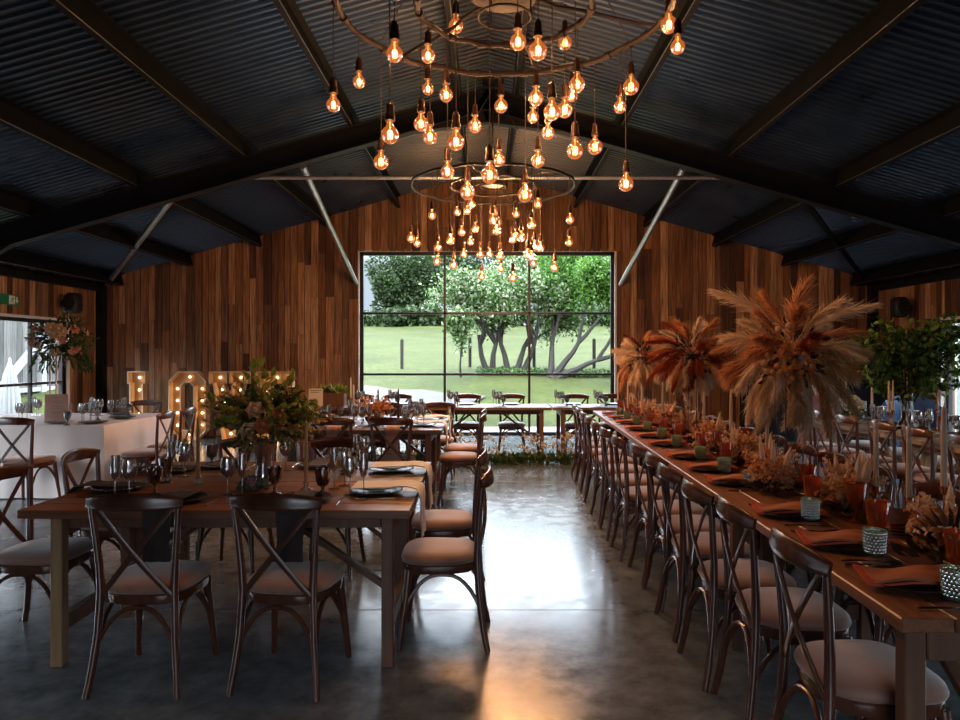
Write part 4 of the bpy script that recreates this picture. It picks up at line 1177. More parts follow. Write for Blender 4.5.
def plume(parent, p, d, mat, s, v=None):
    me = PLM[mat][v if v is not None else random.randrange(3)]; o = bpy.data.objects.new('plume', me); COL.objects.link(o); o.parent = parent
    z = Vector(d).normalized(); x = Vector((0, 0, -1)) - z * (-z.z)
    if x.length < .15: x = z.orthogonal()
    x.normalize(); y = z.cross(x); R = Matrix((x, y, z)).transposed().to_4x4()
    if abs(d[2]) > .75: R = R @ Matrix.Rotation(random.uniform(-1, 1), 4, 'Z')
    o.matrix_local = Matrix.Translation(p) @ R @ Matrix.Scale(s, 4); return o
def pampas(x, y, zc, seed, S, palette, label_s, label_a, top=(0, 0), n=78, stand='black_metal'):
    random.seed(seed)
    H = zc - TZ - .09 * S
    st_ = empty('pampas_stand', (x, y, TZ)); tag(st_, label_s, 'flower stand', 'stands of the pampas arrangements')
    m = MB(); m.box((0, 0, .006), (.2, .2, .012)); m.build('base_plate', M[stand], st_, smooth=False)
    for dx, dy in ((-.05, -.05), (.05, -.05), (.05, .05), (-.05, .05)): MB().sweep([(dx, dy, .01), (dx, dy, H - .01)], .007, n=6).build('rod', M[stand], st_)
    m = MB(); m.box((0, 0, H - .005), (.2, .2, .01)); m.build('top_plate', M[stand], st_, smooth=False)
    t = empty('pampas_arrangement', (x, y, TZ + H)); tag(t, label_a, 'pampas arrangement', 'pampas arrangements')
    m = MB(); m.lathe([(0, 0), (.06, 0), (.07, .09), (0, .1)], 14); m.build('bowl', M['black_metal'], t)
    c = Vector((0, 0, .09 * S))
    for k in range(n):
        zz = 1 - 2 * (k + .5) / n; a = k * 2.39996; r = math.sqrt(1 - zz * zz); d = Vector((r * math.cos(a), r * math.sin(a), zz)) + rv() * .22; d.normalize()
        mat, s = palette(d); plume(t, c + d * .02, d, mat, s * S * random.uniform(.88, 1.1))
    f = MB()
    for k in range(150):
        d = rv(); p = c + d * random.uniform(.1, .2) * S
        f.leaf(p, d + rv() * .5, rv(), .06, .03)
    f.build('dried_foliage', M['leaf_brown'], t, smooth=False)
    return t, c
def pal1(d):
    if d.z > .72: return ('plume_cream' if random.random() < .45 else 'plume_terracotta'), 1.2 if abs(d.x) < .4 else .85
    if d.z < -.3: return random.choice(('plume_cream', 'plume_olive', 'plume_cream', 'plume_terracotta')), (.95 if abs(d.x) > .3 else .7)
    if d.x > .35: return random.choice(('plume_terracotta', 'plume_olive', 'plume_olive', 'plume_cream')), .98
    if d.x < -.3: return random.choice(('plume_terracotta', 'plume_cream', 'plume_terracotta')), .98
    return random.choice(('plume_rust', 'plume_terracotta', 'plume_terracotta')), .72
def pal2(d):
    if d.z > .6: return random.choice(('plume_cream', 'plume_rust', 'plume_terracotta')), .85
    if d.z < -.3: return random.choice(('plume_cream', 'plume_cream', 'plume_rust')), .85
    if d.x < -.5: return random.choice(('plume_terracotta', 'plume_cream', 'plume_rust')), .85
    return random.choice(('plume_rust', 'plume_rust', 'plume_rust', 'plume_terracotta')), .8
def pal3(d):
    if d.z < 0 or d.x < -.4: return random.choice(('plume_cream', 'plume_cream', 'plume_terracotta')), .85
    return random.choice(('plume_rust', 'plume_terracotta', 'plume_cream')), .8
t1, c1 = pampas(1.80, 4.15, 1.5, 201, .98, pal1, 'slim black frame stand carrying the biggest pampas arrangement', 'biggest terracotta and cream pampas arrangement, towards the right', n=70)
# a bunch of small orange dried daisies in it
random.seed(77)
for k in range(26):
    f = MB(); p = Vector((-.14 + random.gauss(0, .05), -.3 + random.uniform(-.03, .05), .0 + random.gauss(0, .045))); f.ball(p, random.uniform(.012, .02), 7, 5); f.build('dried_flower_head', M['dried_orange'], t1)
for (dx, dz) in ((-.24, .0), (-.26, .04), (-.22, -.04), (-.18, .23), (-.12, .25)): MB().ball((dx, -.26, dz), .022, 8, 6).build('strawflower', M['dried_tan'], t1)
pampas(1.76, 6.0, 1.5, 202, .93, pal2, 'slim black frame stand carrying the deep rust pampas arrangement', 'middle pampas arrangement with a deep rust red heart', n=72)
pampas(1.78, 8.0, 1.47, 203, .95, pal3, 'slim black frame stand carrying the smallest-looking pampas arrangement', 'farthest pampas arrangement, beside the edge of the window', n=64)
# dried flower clusters on the long table
def dried_cluster(x, y, seed, label, s=1.0, tails=4, palm=False):
    random.seed(seed); t = empty('dried_flower_cluster', (x, y, TZ)); tag(t, label, 'dried flowers', 'dried flower clusters on the long table')
    f = MB()
    for k in range(60):
        a = random.uniform(0, 2 * PI); r = random.uniform(0, .12) * s; f.leaf((r * math.cos(a), r * math.sin(a), random.uniform(.008, .05)), (math.cos(a), math.sin(a), random.uniform(.05, .6)), rv(), .07 * s, .03)
    f.build('dried_leaves', M['leaf_brown'], t, smooth=False)
    f = MB(); sprays(f, (0, 0, .1), 30, .13 * s, .026, (1.1, 1.1, .8), .7, 9, .75)
    f.build('dried_sprigs', M['dried_orange'], t, smooth=False)
    for k in range(9):
        a = random.uniform(0, 2 * PI); q = Vector((.1 * math.cos(a) * s, .1 * math.sin(a) * s, random.uniform(.06, .15))); rose(t, q, (math.cos(a), math.sin(a) - .4, .6), random.choice((.03, .036)), random.choice(('dried_orange', 'dried_tan')), 'dried_bloom')
    f = MB(); sprays(f, (.02, 0, .12), 30, .15 * s, .024, (1.1, 1.1, .85), .8, 9, .7)
    for k in range(9):
        d = rv(); f.ball((d.x * .1 * s, d.y * .1 * s, .09 + .05 * abs(d.z)), .018, 8, 6)
    f.build('straw_sprigs', M['dried_tan'], t, smooth=False)
    for k in range(tails):
        f = MB(); a = random.uniform(0, 2 * PI); lean = random.uniform(.02, .07); p0 = Vector((.05 * math.cos(a), .05 * math.sin(a), .06)); p1 = p0 + Vector((lean * math.cos(a), lean * math.sin(a), random.uniform(.17, .25) * s))
        f.sweep([p0, p0.lerp(p1, .5)], .003, n=4)
        q0 = p0.lerp(p1, .4)
        f.sweep([q0, q0.lerp(p1, .25), q0.lerp(p1, .6), p1], [.012, .03, .027, .006], n=7)
        for j in range(60):
            u = random.random(); q = q0.lerp(p1, u); r = rv(); f.blade(q, r + (p1 - p0).normalized() * 1.2, r.cross(p1 - p0) + rv() * .01, .024, .003)
        f.build('bunny_tail', M['plume_cream'], t)
    if palm:
        f = MB()
        for k in range(11):
            a = -1.2 + 2.4 * k / 10; d = Vector((math.sin(a) * .9 - .35, -.15, math.cos(a) * .8 + .15)); f.leaf((0, -.02, .07), d, (0, -1, 0), .17, .022, .05)
        f.build('palm_spear', M['leaf_brown'], t, smooth=False)
    return t
for k, (px, Y, lab, tl, pm) in enumerate(((948, 2.45, 'dried flower cluster with palm spear leaves at the near end of the long table', 3, True), (846, 3.25, 'dried flower cluster with fluffy bunny tails, behind the third near tumbler', 6, False), (772, 3.78, 'dried flower cluster in front of the biggest pampas stand', 4, False),
                        (742, 4.62, 'dried flower cluster behind the biggest pampas stand', 4, False), (709, 5.3, 'dried flower cluster between the two large pampas stands', 3, False), (688, 6.3, 'dried flower cluster behind the rust pampas stand', 3, False),
                        (664, 6.95, 'dried flower cluster in the far half of the long table', 3, False), (648, 7.6, 'dried flower cluster before the smallest pampas stand', 3, False), (634, 8.4, 'dried flower cluster at the window end of the long table', 3, False))):
    dried_cluster((px - VX) * Y / F, Y, 300 + k, lab, 1.0, tl, pm)
# dried posy on the middle table
random.seed(60)
t = empty('dried_posy', (-1.22, 7.5, TZ)); tag(t, 'orange-brown dried posy in a dark bowl on the middle table', 'dried flowers')
lathe_obj('bowl', [(0, 0), (.05, 0), (.085, .05), (.09, .08), (.086, .08), (.08, .052), (0, .02)], 'black_plate', t, 20)
f = MB(); sprays(f, (0, 0, .15), 60, .17, .03, (1.1, 1, .8), .5, 10, .6); f.build('dried_sprigs', M['dried_orange'], t, smooth=False)
f = MB(); sprays(f, (0, 0, .16), 30, .2, .022, (1.1, 1, .8), .6, 8, .5); f.build('straw_sprigs', M['dried_tan'], t, smooth=False)
# succulent box on the top table
random.seed(61)
bx_ = (335 - VX) * 10.15 / F
t = empty('succulent_planter', (bx_, 10.15, TZ)); tag(t, 'square wooden box of lime green succulents on the top table', 'planter')
m = MB()
for (c, sz) in (((0, -.09, .1), (.3, .02, .2)), ((0, .09, .1), (.3, .02, .2)), ((-.14, 0, .1), (.02, .16, .2)), ((.14, 0, .1), (.02, .16, .2)), ((0, 0, .15), (.26, .16, .02))): m.box(c, sz)
m.build('box', M['brown_timber'], t, smooth=False)
f = MB()
for k in range(90): f.leaf((random.uniform(-.17, .17), random.uniform(-.08, .08), .19), (random.uniform(-.9, .9), random.uniform(-.6, .6), random.uniform(.2, .9)), rv(), random.uniform(.09, .17), .07)
f.build('succulent', M['leaf_lime'], t, smooth=False)
# white flowers in a white pot on the pale right table
t = empty('white_rose_pot', ((855 - VX) * 7.7 / F, 7.7, TZ)); tag(t, 'small white pot of cream flowers on the pale right table', 'flower arrangement')
lathe_obj('pot', [(0, 0), (.05, 0), (.06, .11), (.056, .11), (.05, .01), (0, .01)], 'white_metal', t, 18)
f = MB(); sprays(f, (0, 0, .12), 14, .12, .05, (1, 1, .6), .4, 5, .5); f.build('foliage', M['leaf_dark'], t, smooth=False)
for p in ((-.05, -.03, .18), (.04, -.04, .2), (-.01, 0, .25), (.0, -.06, .15), (.06, .02, .16), (-.06, .03, .22)): rose(t, p, (p[0], -.5, .5), .06, 'rose_white')
t = empty('posy_pot', (4.2, 5.75, TZ)); tag(t, 'small posy of pink flowers at the near end of the pale right table', 'flower arrangement')
lathe_obj('pot', [(0, 0), (.04, 0), (.05, .08), (.046, .08), (.04, .01), (0, .01)], 'white_metal', t, 16)
for k in range(7): rose(t, (.05 * math.cos(k), .05 * math.sin(k), .11 + .02 * (k % 2)), (math.cos(k), math.sin(k), .8), .045, 'rose_pink' if k % 2 else 'rose_cream')
# green foliage on a branching stand
random.seed(44)
fx, fy = 4.2, 7.0
t = empty('foliage_arrangement', (fx, fy, TZ)); tag(t, 'tall arrangement of fresh green leafy branches on the pale right table', 'foliage arrangement')
lathe_obj('vase', [(0, 0), (.09, 0), (.1, .02), (.06, .12), (.055, .3), (.07, .36), (.066, .36), (.05, .3), (.05, .02), (0, .02)], 'smoke_glass', t, 18)
br = MB(); lf = MB(); lf2 = MB()
tips = [(-.43, -.05, .62), (-.36, -.12, .78), (-.3, .05, .5), (-.2, -.2, .85), (-.42, .1, .85), (-.12, .1, .6), (.05, -.15, .72), (.16, .1, .92), (.3, -.1, .85), (.42, 0, .98), (.3, .1, .62), (.45, -.1, .72), (.1, -.2, .5), (.55, .05, .88), (.2, -.2, 1.02), (-.2, 0, .45), (.42, -.15, .52), (.62, 0, 1.02), (-.02, .1, .95), (-.28, -.1, .95)]
for (x, y, z) in tips:
    a = Vector((x * .06, y * .1, .2)); b = Vector((x, y, z)); mid = Vector((x * .35, y * .35, z * .8))
    br.sweep([a, a.lerp(mid, .6) + Vector((0, 0, .05)), mid, b], [.012, .01, .008, .004], n=6)
    for k in range(90):
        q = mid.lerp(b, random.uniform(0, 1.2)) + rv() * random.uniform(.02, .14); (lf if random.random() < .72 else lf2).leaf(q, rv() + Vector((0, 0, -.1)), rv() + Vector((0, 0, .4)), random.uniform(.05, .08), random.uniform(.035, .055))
    for k in range(26):  # extra paler leaves set slightly higher, coloured as lit from above
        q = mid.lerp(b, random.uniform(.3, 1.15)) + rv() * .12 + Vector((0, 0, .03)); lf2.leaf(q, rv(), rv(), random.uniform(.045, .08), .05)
br.build('branch', M['bark'], t); lf.build('foliage', M['leaf_dark'], t, smooth=False); lf2.build('lit_foliage', M['leaf_lit'], t, smooth=False)
# planting on the floor before the top table
random.seed(71)
def meadow_box(x0, x1, label, seed):
    random.seed(seed); t = empty('floor_planting', ((x0 + x1) / 2, 9.66, 0)); tag(t, label, 'flower arrangement', 'floor planting before the top table'); w = (x1 - x0) / 2
    f = MB()
    for k in range(420):
        x = random.uniform(-w, w); y = random.uniform(-.13, .13); h = random.uniform(.02, .16); f.leaf((x, y, h * .6), rv() + Vector((0, -.2, .7)), rv(), .1, .035)
    f.build('foliage', M['leaf_dark'], t, smooth=False)
    s = MB(); fl_ = MB()
    for k in range(int(110 * w)):
        x = random.uniform(-w, w); y = random.uniform(-.1, .1); h = random.uniform(.15, .42); tx = x + random.uniform(-.05, .05); s.sweep([(x, y, 0), (tx, y, h)], .003, n=4)
        for j in range(3): fl_.ball((tx + random.uniform(-.03, .03), y + random.uniform(-.03, .03), h + random.uniform(-.03, .02)), random.uniform(.01, .018), 6, 4)
    s.build('stems', M['stalk'], t); fl_.build('blossom', M['rose_white'], t); return t
for k, (a, b, lab) in enumerate(((-2.3, -1.2, 'white-flecked floor planting before the top table, leftmost'), (-1.2, -.1, 'white-flecked floor planting before the top table, left of the aisle middle'), (-.1, .75, 'white-flecked floor planting before the top table, middle of the aisle'), (.75, 1.9, 'white-flecked floor planting before the top table, rightmost'))):
    meadow_box(a, b, lab, 71 + k)

# ------------------------------------------------------------------ cards and signs
def card(name, loc, w, h, rz, lean, mat, label, rows, cat='card', tent=False, seed=1):
    t = empty(name, loc, rz); tag(t, label, cat); R = Matrix.Rotation(lean, 3, 'X'); random.seed(seed)
    m = MB(); m.box(R @ Vector((0, 0, h / 2)), (w, .003, h), R, .0005); m.build('card_sheet', M[mat], t, smooth=False)
    if tent: m = MB(); R2 = Matrix.Rotation(-lean, 3, 'X'); m.box(Vector((0, -2 * h * math.sin(lean), 0)) + R2 @ Vector((0, 0, h / 2)) , (w, .003, h), R2, .0005); m.build('rear_flap', M[mat], t, smooth=False)
    ln = MB()
    for (u, v, ww, hh) in rows: ln.box(R @ Vector((u * w / 2, -.0022, v * h)), (ww * w, .001, hh * h), R, .0001)
    if rows: ln.build('lettering', M['ink'], t, smooth=False)
    return t
rows = [(0, .88, .2, .012), (0, .76, .35, .009), (0, .7, .3, .007), (0, .56, .4, .009), (0, .5, .5, .007), (0, .36, .42, .009), (0, .3, .35, .007), (0, .2, .3, .007)]
p = at(56, 423, 7.62)
card('menu_card', (p.x, 7.62, .767), .24, .305, .12, -.05, 'card', 'large pink menu card standing on the white cloth table', rows, 'menu card')
rows = [(random.uniform(-.5, .5), .12 + .1 * k, random.uniform(.25, .5), .05) for k in range(4) for _ in range(2)]
rows = [(-.45, .42, .4, .05), (.1, .44, .45, .05), (.6, .42, .25, .05), (-.5, .32, .3, .05), (0, .31, .5, .05), (.55, .32, .3, .05), (-.4, .21, .45, .05), (.25, .2, .55, .05), (-.5, .11, .25, .05), (.2, .11, .5, .05)]
card('place_card', ((903 - VX) * 2.82 / F, 2.82, TZ), .1, .12, -.3, -.3, 'card', 'small tan printed card leaning by the near dried flowers', rows, 'place card')
card('tent_card', ((772 - VX) * 4.02 / F, 4.02, TZ), .075, .11, -.9, -.22, 'card', 'tan tent card standing among the tumblers, mid table', [], 'place card', tent=True)
card('table_sign', ((316 - VX) * 10.0 / F, 9.98, TZ), .2, .26, .1, -.08, 'white_card', 'pale upright card left of the succulent box on the top table', [(0, .9, .8, .03), (-.1, .8, .6, .03)], 'sign')

# LOVE letters -------------------------------------------------------
LY = 12.42
def letter(name, polys, bulbs, x0, label, depth=.17):
    """outlines in x/z metres; open marquee box: back panel, raised rim, lamps"""
    t = empty(name, (x0, LY, 0)); tag(t, label, 'marquee letter', 'marquee letters against the back wall')
    bp = MB()
    loops = [[Vector((x, z, 0)) for x, z in pl] for pl in polys]
    tri = tessellate_polygon(loops); flat = [v for l in loops for v in l]
    n = len(flat)
    bp.add([(v.x, depth / 2 - .02, v.y) for v in flat] + [(v.x, depth / 2, v.y) for v in flat], [tuple(f) for f in tri] + [tuple(i + n for i in f[::-1]) for f in tri])
    bp.build('back_panel', M['letter_wood'], t, smooth=False)
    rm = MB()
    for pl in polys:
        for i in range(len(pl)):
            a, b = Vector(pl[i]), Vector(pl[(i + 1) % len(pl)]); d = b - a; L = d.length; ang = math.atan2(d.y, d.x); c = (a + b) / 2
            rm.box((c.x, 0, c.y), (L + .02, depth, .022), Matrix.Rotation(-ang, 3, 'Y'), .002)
    rm.build('rim', M['letter_rim_lit'], t, smooth=False)
    for (x, z) in bulbs:
        b = MB(); b.ball((x, depth / 2 - .05, z), .019, 10, 8); b.lathe([(.014, 0), (.014, .02)], 8, c=(x, depth / 2 - .05, z)) if False else None
        b.build('bulb', M['marquee_bulb'], t)
    return t
k_ = 1.2
L_ = [(.0, 0), (.62, 0), (.62, .38), (.45, .38), (.45, .2), (.26, .2), (.26, 1.0), (.3, 1.0), (.3, 1.2), (.0, 1.2), (.0, 1.0), (.04, 1.0), (.04, .2), (0, .2)]
x0 = (130 - VX) * LY / F
letter('letter_l', [L_], [(.15, 1.1), (.15, .88), (.15, .67), (.15, .46), (.15, .25), (.15, .1), (.34, .1), (.53, .1), (.53, .27)], x0, 'marquee letter L with bulbs, first of the lit word')
O_ = [(.16, 0), (.48, 0), (.64, .16), (.64, 1.04), (.48, 1.2), (.16, 1.2), (0, 1.04), (0, .16)]
Oi = [(.22, .17), (.2, .24), (.2, .95), (.26, 1.02), (.38, 1.02), (.44, .95), (.44, .24), (.42, .17)]
x0 = (171 - VX) * LY / F
letter('letter_o', [O_, Oi], [(.1, .25), (.1, .47), (.1, .69), (.1, .9), (.32, 1.11), (.54, .9), (.54, .69), (.54, .47), (.54, .25), (.32, .09)], x0, 'marquee letter O with bulbs, second of the lit word')
V_ = [(.24, 0), (.44, 0), (.6, 1.0), (.67, 1.0), (.67, 1.2), (.36, 1.2), (.36, 1.0), (.41, 1.0), (.34, .5), (.26, 1.0), (.3, 1.0), (.3, 1.2), (.0, 1.2), (.0, 1.0), (.07, 1.0)]
x0 = (211 - VX) * LY / F
letter('letter_v', [V_], [(.15, 1.1), (.52, 1.1), (.18, .88), (.5, .88), (.22, .66), (.46, .66), (.26, .44), (.42, .44), (.3, .25), (.38, .25), (.34, .1)], x0, 'marquee letter V with bulbs, behind the green bouquet')
E_p = [(0, 0), (.64, 0), (.64, .34), (.47, .34), (.47, .2), (.26, .2), (.26, .52), (.46, .52), (.46, .7), (.26, .7), (.26, 1.0), (.47, 1.0), (.47, .94), (.64, .94), (.64, 1.2), (0, 1.2), (0, 1.0), (.04, 1.0), (.04, .2), (0, .2)]
x0 = (257 - VX) * LY / F
letter('letter_e', [E_p], [(.15, 1.1), (.35, 1.1), (.55, 1.1), (.15, .86), (.15, .61), (.36, .61), (.15, .36), (.15, .1), (.35, .1), (.55, .1)], x0, 'marquee letter E with bulbs, mostly hidden by the green bouquet')

# exit sign, speakers
t = empty('exit_sign', (-HX + .03, 10.5, 2.33)); tag(t, 'green emergency exit sign above the left glazed doors', 'sign')
m = MB(); m.box((0.01, .0, .0), (.04, .4, .16)); m.build('sign_body', M['sign_green'], t, smooth=False)
X = .032
m = MB(); m.box((X, .02, 0), (.003, .13, .125), bev=.0005); m.build('white_door_panel', M['sign_white'], t, smooth=False)
m = MB(); m.ball((X + .003, -.0 + .04, .04), .011, 8, 6, (.3, 1, 1))
for a, b in (((.03, .025), (.015, -.01)), ((.015, -.01), (-.02, -.035)), ((.015, -.01), (.035, -.035)), ((.035, -.035), (.045, -.055)), ((.03, .02), (.0, .015)), ((.03, .02), (.055, .0))):
    m.sweep([(X + .003, a[0], a[1]), (X + .003, b[0], b[1])], .013, .004, n=6, up=(1, 0, 0))
m.build('running_man', M['sign_green'], t)
m = MB(); m.box((X, .13, .022), (.003, .03, .06), bev=.0005)
m.add([(X + .001, .09, .0), (X + .001, .17, .0), (X + .001, .13, -.05)], [(0, 1, 2)]); m.build('arrow', M['sign_white'], t, smooth=False)
def speaker(x, y, z, sx, label):
    t = empty('wall_speaker', (x, y, z)); tag(t, label, 'speaker', 'black wall speakers')
    m = MB(); m.box((0, 0, 0), (.22, .26, .34), bev=.05); m.build('cabinet', M['speaker'], t)
    m = MB(); R = Matrix.Rotation(PI / 2, 3, 'X'); m.lathe([(0, 0), (.1, 0), (.105, .012), (.09, .012), (.02, .004), (0, .01)], 20)
    m.v = [tuple(Vector((0, -.128, 0)) + Matrix.Rotation(PI / 2, 3, 'X') @ Vector(v)) for v in m.v]; m.build('cone', M['black_metal'], t)
    m = MB(); m.box((-sx * .16, .03, 0), (.12, .05, .08)); m.build('bracket', M['speaker'], t, smooth=False); 
    m = MB(); m.box((sx * -.2, .12, -.06), (.05, .05, .16)); m.build('wall_box', M['white_metal'], t, smooth=False)
    return t
speaker(-6.94, 11.75, 2.37, 1, 'black loudspeaker on the left wall above the peach roses'); speaker(6.92, 11.75, 2.3, -1, 'black loudspeaker on the right wall above the green foliage')

# dark furniture along the back wall on the right
t = empty('bar_counter', (5.75, 12.45, 0)); tag(t, 'black bar counter against the back wall, behind the pampas', 'bar counter')
m = MB(); m.box((0, 0, .5), (2.3, .6, 1.0)); m.build('front', M['bar_black'], t, smooth=False)
m = MB(); m.box((0, -.02, 1.02), (2.4, .7, .04)); m.build('counter_top', M['bar_black'], t, smooth=False)
t = empty('side_cupboard', (5.3, 11.3, 0)); tag(t, 'red-brown wooden stand before the bar with a white box on top', 'cupboard')
m = MB(); m.box((0, 0, .42), (.42, .4, .84)); m.build('body', M['red_wood'], t, smooth=False)
m = MB(); m.box((0, -.203, .42), (.36, .01, .74)); m.build('door', M['red_wood'], t, smooth=False)
t = empty('white_box', (5.32, 11.3, .8405)); tag(t, 'white box with a green corner on the red-brown stand', 'box')
m = MB(); m.box((0, 0, .1), (.38, .3, .2), bev=.03); m.build('body', M['white_metal'], t); m = MB(); m.box((.15, -.155, .06), (.06, .01, .1)); m.build('green_patch', M['sign_green'], t, smooth=False)
t = empty('blue_armchair', (5.9, 9.7, 0)); tag(t, 'dark blue rounded armchair behind the pale right table', 'armchair')
seat = MB(); seat.box((0, 0, .3), (.6, .55, .3), bev=.08); seat.build('seat', M['blue_cloth'], t)
m = MB(); pts = [(.34 * math.cos(a), .3 * math.sin(a), .55) for a in [(-.1 + 1.07 * k / 12) * PI for k in range(13)]]; m.sweep(pts, .12, [.5 + .25 * math.sin(PI * k / 12) for k in range(13)], n=10, up=(0, 0, 1), power=3); m.build('backrest', M['blue_cloth'], t)
for s in (-1, 1):
    for q in (-1, 1): MB().sweep([(s * .24, q * .2, 0), (s * .22, q * .18, .2)], [.03, .04], n=8).build('leg', M['brown_timber'], t)

# ------------------------------------------------------------------ chandeliers
def blob_bulb(r):
    """round filament lamp hanging down; z=0 at the mouth of the socket"""
    pr_ = [(.013, 0), (.015, -.012)]
    for k in range(10):
        a = .5 + (PI - .5) * k / 9; pr_.append((r * math.sin(a), -.024 - r + r * math.cos(a)))
    return pr_
def pendant_meshes(r):
    so = MB().lathe([(0, .085), (.012, .085), (.014, .075), (.019, .07), (.021, .03), (.024, .025), (.024, .0), (.0, .0)], 14, cap=False)
    gl = MB().lathe(blob_bulb(r), 18, cap=False)
    fi = MB()
    for k in range(5):
        a = 2 * PI * k / 5; c, s_ = math.cos(a), math.sin(a); rr = r * .3
        fi.sweep([(rr * .5 * c, rr * .5 * s_, -.04), (rr * c, rr * s_, -.034 - r * .6), (rr * .8 * c, rr * .8 * s_, -.034 - r * 1.35)], r * .065, n=5)
    fi.sweep([(0, 0, -.005), (0, 0, -.05)], .008, n=6)
    out_ = []
    for nm, mb, mat in (('socket', so, 'socket'), ('glass_bulb', gl, 'bulb_glass'), ('filament', fi, 'filament')):
        o = mb.build(nm, M[mat]); out_.append(o.data); bpy.data.objects.remove(o)
    return out_
PEND = {}; BULBS = []
def pendant(parent, top, z, r):
    """one part (its cord) with socket, bulb and filament below; z = centre of the glass, local to parent"""
    key = round(r, 3)
    if key not in PEND: PEND[key] = pendant_meshes(r)
    zs = z + .024 + r
    m = MB(); m.sweep([top, (top[0] + random.uniform(-.004, .004), top[1], (top[2] + zs + .08) / 2), (top[0], top[1], zs + .08)], .006, n=5)
    c = m.build('pendant_cord', M['cord'], parent)
    for nm, me in zip(('socket', 'glass_bulb', 'filament'), PEND[key]):
        o = bpy.data.objects.new(nm, me); COL.objects.link(o); o.parent = c; o.location = (top[0], top[1], zs)
def ring(mb, R, z, th, wob=.006, n=72):
    mb.sweep([((R + wob * math.sin(9 * a)) * math.cos(a), (R + wob * math.sin(9 * a)) * math.sin(a), z + wob * math.sin(13 * a)) for a in [2 * PI * k / n for k in range(n)]], th, n=8, closed=True)
def chandelier(cx, cy, cz, bulbs, label, rust=True, r_glass=.046, thick=.038, seed=4):
    random.seed(seed)
    t = empty('chandelier', (cx, cy, cz)); tag(t, label, 'chandelier', 'ring chandeliers of hanging filament bulbs')
    mat = M['rust'] if rust else M['black_metal']
    for R in (.955, .5):
        m = MB(); ring(m, R, 0, thick if R > .9 else thick * .9)
        if rust:
            for k in range(int(34 * R)):
                a = 2 * PI * k / int(34 * R) + random.uniform(-.05, .05); d = Vector((math.cos(a), math.sin(a), 0)); tn = Vector((-d.y, d.x, 0))
                m.sweep([d * R - tn * .02, d * R + tn * .02], [thick * 1.25, thick * 1.3], n=8)
        m.build('ring', mat, t)
    hub = MB()
    if rust: hub.lathe([(0, .02), (.1, .02), (.2, .06), (.225, .14), (.21, .24), (.2, .26), (0, .26)], 24, cap=False)
    else: hub.lathe([(0, 0), (.12, 0), (.12, .05), (0, .05)], 20, cap=False)
    hub.build('hub', mat, t)
    m = MB(); ring(m, .15, -.06 if rust else -.01, .014, .001, 40)
    for k in range(3):
        a = 2 * PI * k / 3; m.sweep([(.15 * math.cos(a), .15 * math.sin(a), -.06 if rust else -.01), (.15 * math.cos(a), .15 * math.sin(a), .04)], .008, n=5)
    m.build('lower_ring', mat, t)
    for k in range(6):
        a = PI * k / 3 + .25; m = MB(); pts = []
        for j in range(9):
            u = j / 8; r = .12 + .83 * u; pts.append((r * math.cos(a) + random.uniform(-.012, .012), r * math.sin(a) + random.uniform(-.012, .012), .06 * (1 - u) + random.uniform(-.01, .01)))
        m.sweep(pts, .022 if rust else .014, n=6); m.build('spoke', mat, t)
    ch = MB(); top = RIDGE - .2 - cz
    for k in range(3):
        a = 2 * PI * k / 3 + .5
        ch.sweep([(.9 * math.cos(a), .9 * math.sin(a), .02), (0.03 * math.cos(a), .03 * math.sin(a), top - .12)], .008, n=5)
    nl = int((top - .2) / .05)
    for k in range(nl):
        z = .24 + k * .05; f_ = k % 2
        ch.sweep([((.012 * math.cos(q)) * (1 - f_), (.012 * math.cos(q)) * f_, z + .032 * math.sin(q)) for q in [2 * PI * j / 8 for j in range(8)]], .007, n=5, closed=True)
    ch.build('suspension_chain', M['black_metal'], t)
    cp = MB(); cp.box((0, 0, top), (.25, .25, .02)); cp.build('ceiling_plate', M['black_metal'], t, smooth=False)
    for (px, py, d) in bulbs:
        want = .092 * F / d            # depth suggested by the bulb's size
        best = None
        for R in (.955, .5, .2):
            # X = (px-VX)*Y/F ; (X-cx)^2+(Y-cy)^2 = R^2
            s = (px - VX) / F; A = 1 + s * s; B = -2 * (s * cx + cy); C = cx * cx + cy * cy - R * R; D = B * B - 4 * A * C
            if D < 0: continue
            for sg in (-1, 1):
                Y = (-B + sg * math.sqrt(D)) / (2 * A); cost = abs(Y - want) + (.25 if R == .2 else 0)
                if best is None or cost < best[0]: best = (cost, Y, R)
        if best is None:
            s = (px - VX) / F; Y = (cy + s * cx) / (1 + s * s); X = s * Y; v = Vector((X - cx, Y - cy)); v = v.normalized() * .955; X, Y = cx + v.x, cy + v.y
        else: Y = best[1]; X = (px - VX) * Y / F
        z = CH - (py - VY) * Y / F
        BULBS.append(Vector((X, Y, z))); pendant(t, (X - cx, Y - cy, 0), z - cz, max(.038, min(.056, d * Y / F / 2)))
    return t
B1 = [(333, 105, 14), (359, 82, 12.5), (394.6, 54, 16.5), (428, 56, 14.5), (456, 26, 14.5), (518, 42, 16.5), (538, 51, 18.5), (565, 43, 14), (669, 25, 17), (678, 47, 14.5), (631, 87, 16), (620, 107, 13), (428, 89, 12), (446, 95, 14),
      (390, 135, 18), (421, 124, 15), (430, 137, 15), (456, 142, 17), (475, 126, 13.5), (501, 106, 13.5), (536, 98, 15), (533, 117, 12), (548, 133, 13.5), (552, 112, 17), (564.6, 110, 16), (572, 96, 12), (577, 84.6, 16), (575, 151, 17), (595, 147, 15), (626, 184, 15),
      (381, 162, 15), (447.5, 172, 14), (467.5, 192, 15), (489.6, 175, 17), (499, 160, 13), (538, 161, 14), (525, 194.6, 15)]
chandelier(.1, 4.0, 3.49, B1, 'nearer chandelier of rusty rings hung with many glowing filament bulbs')
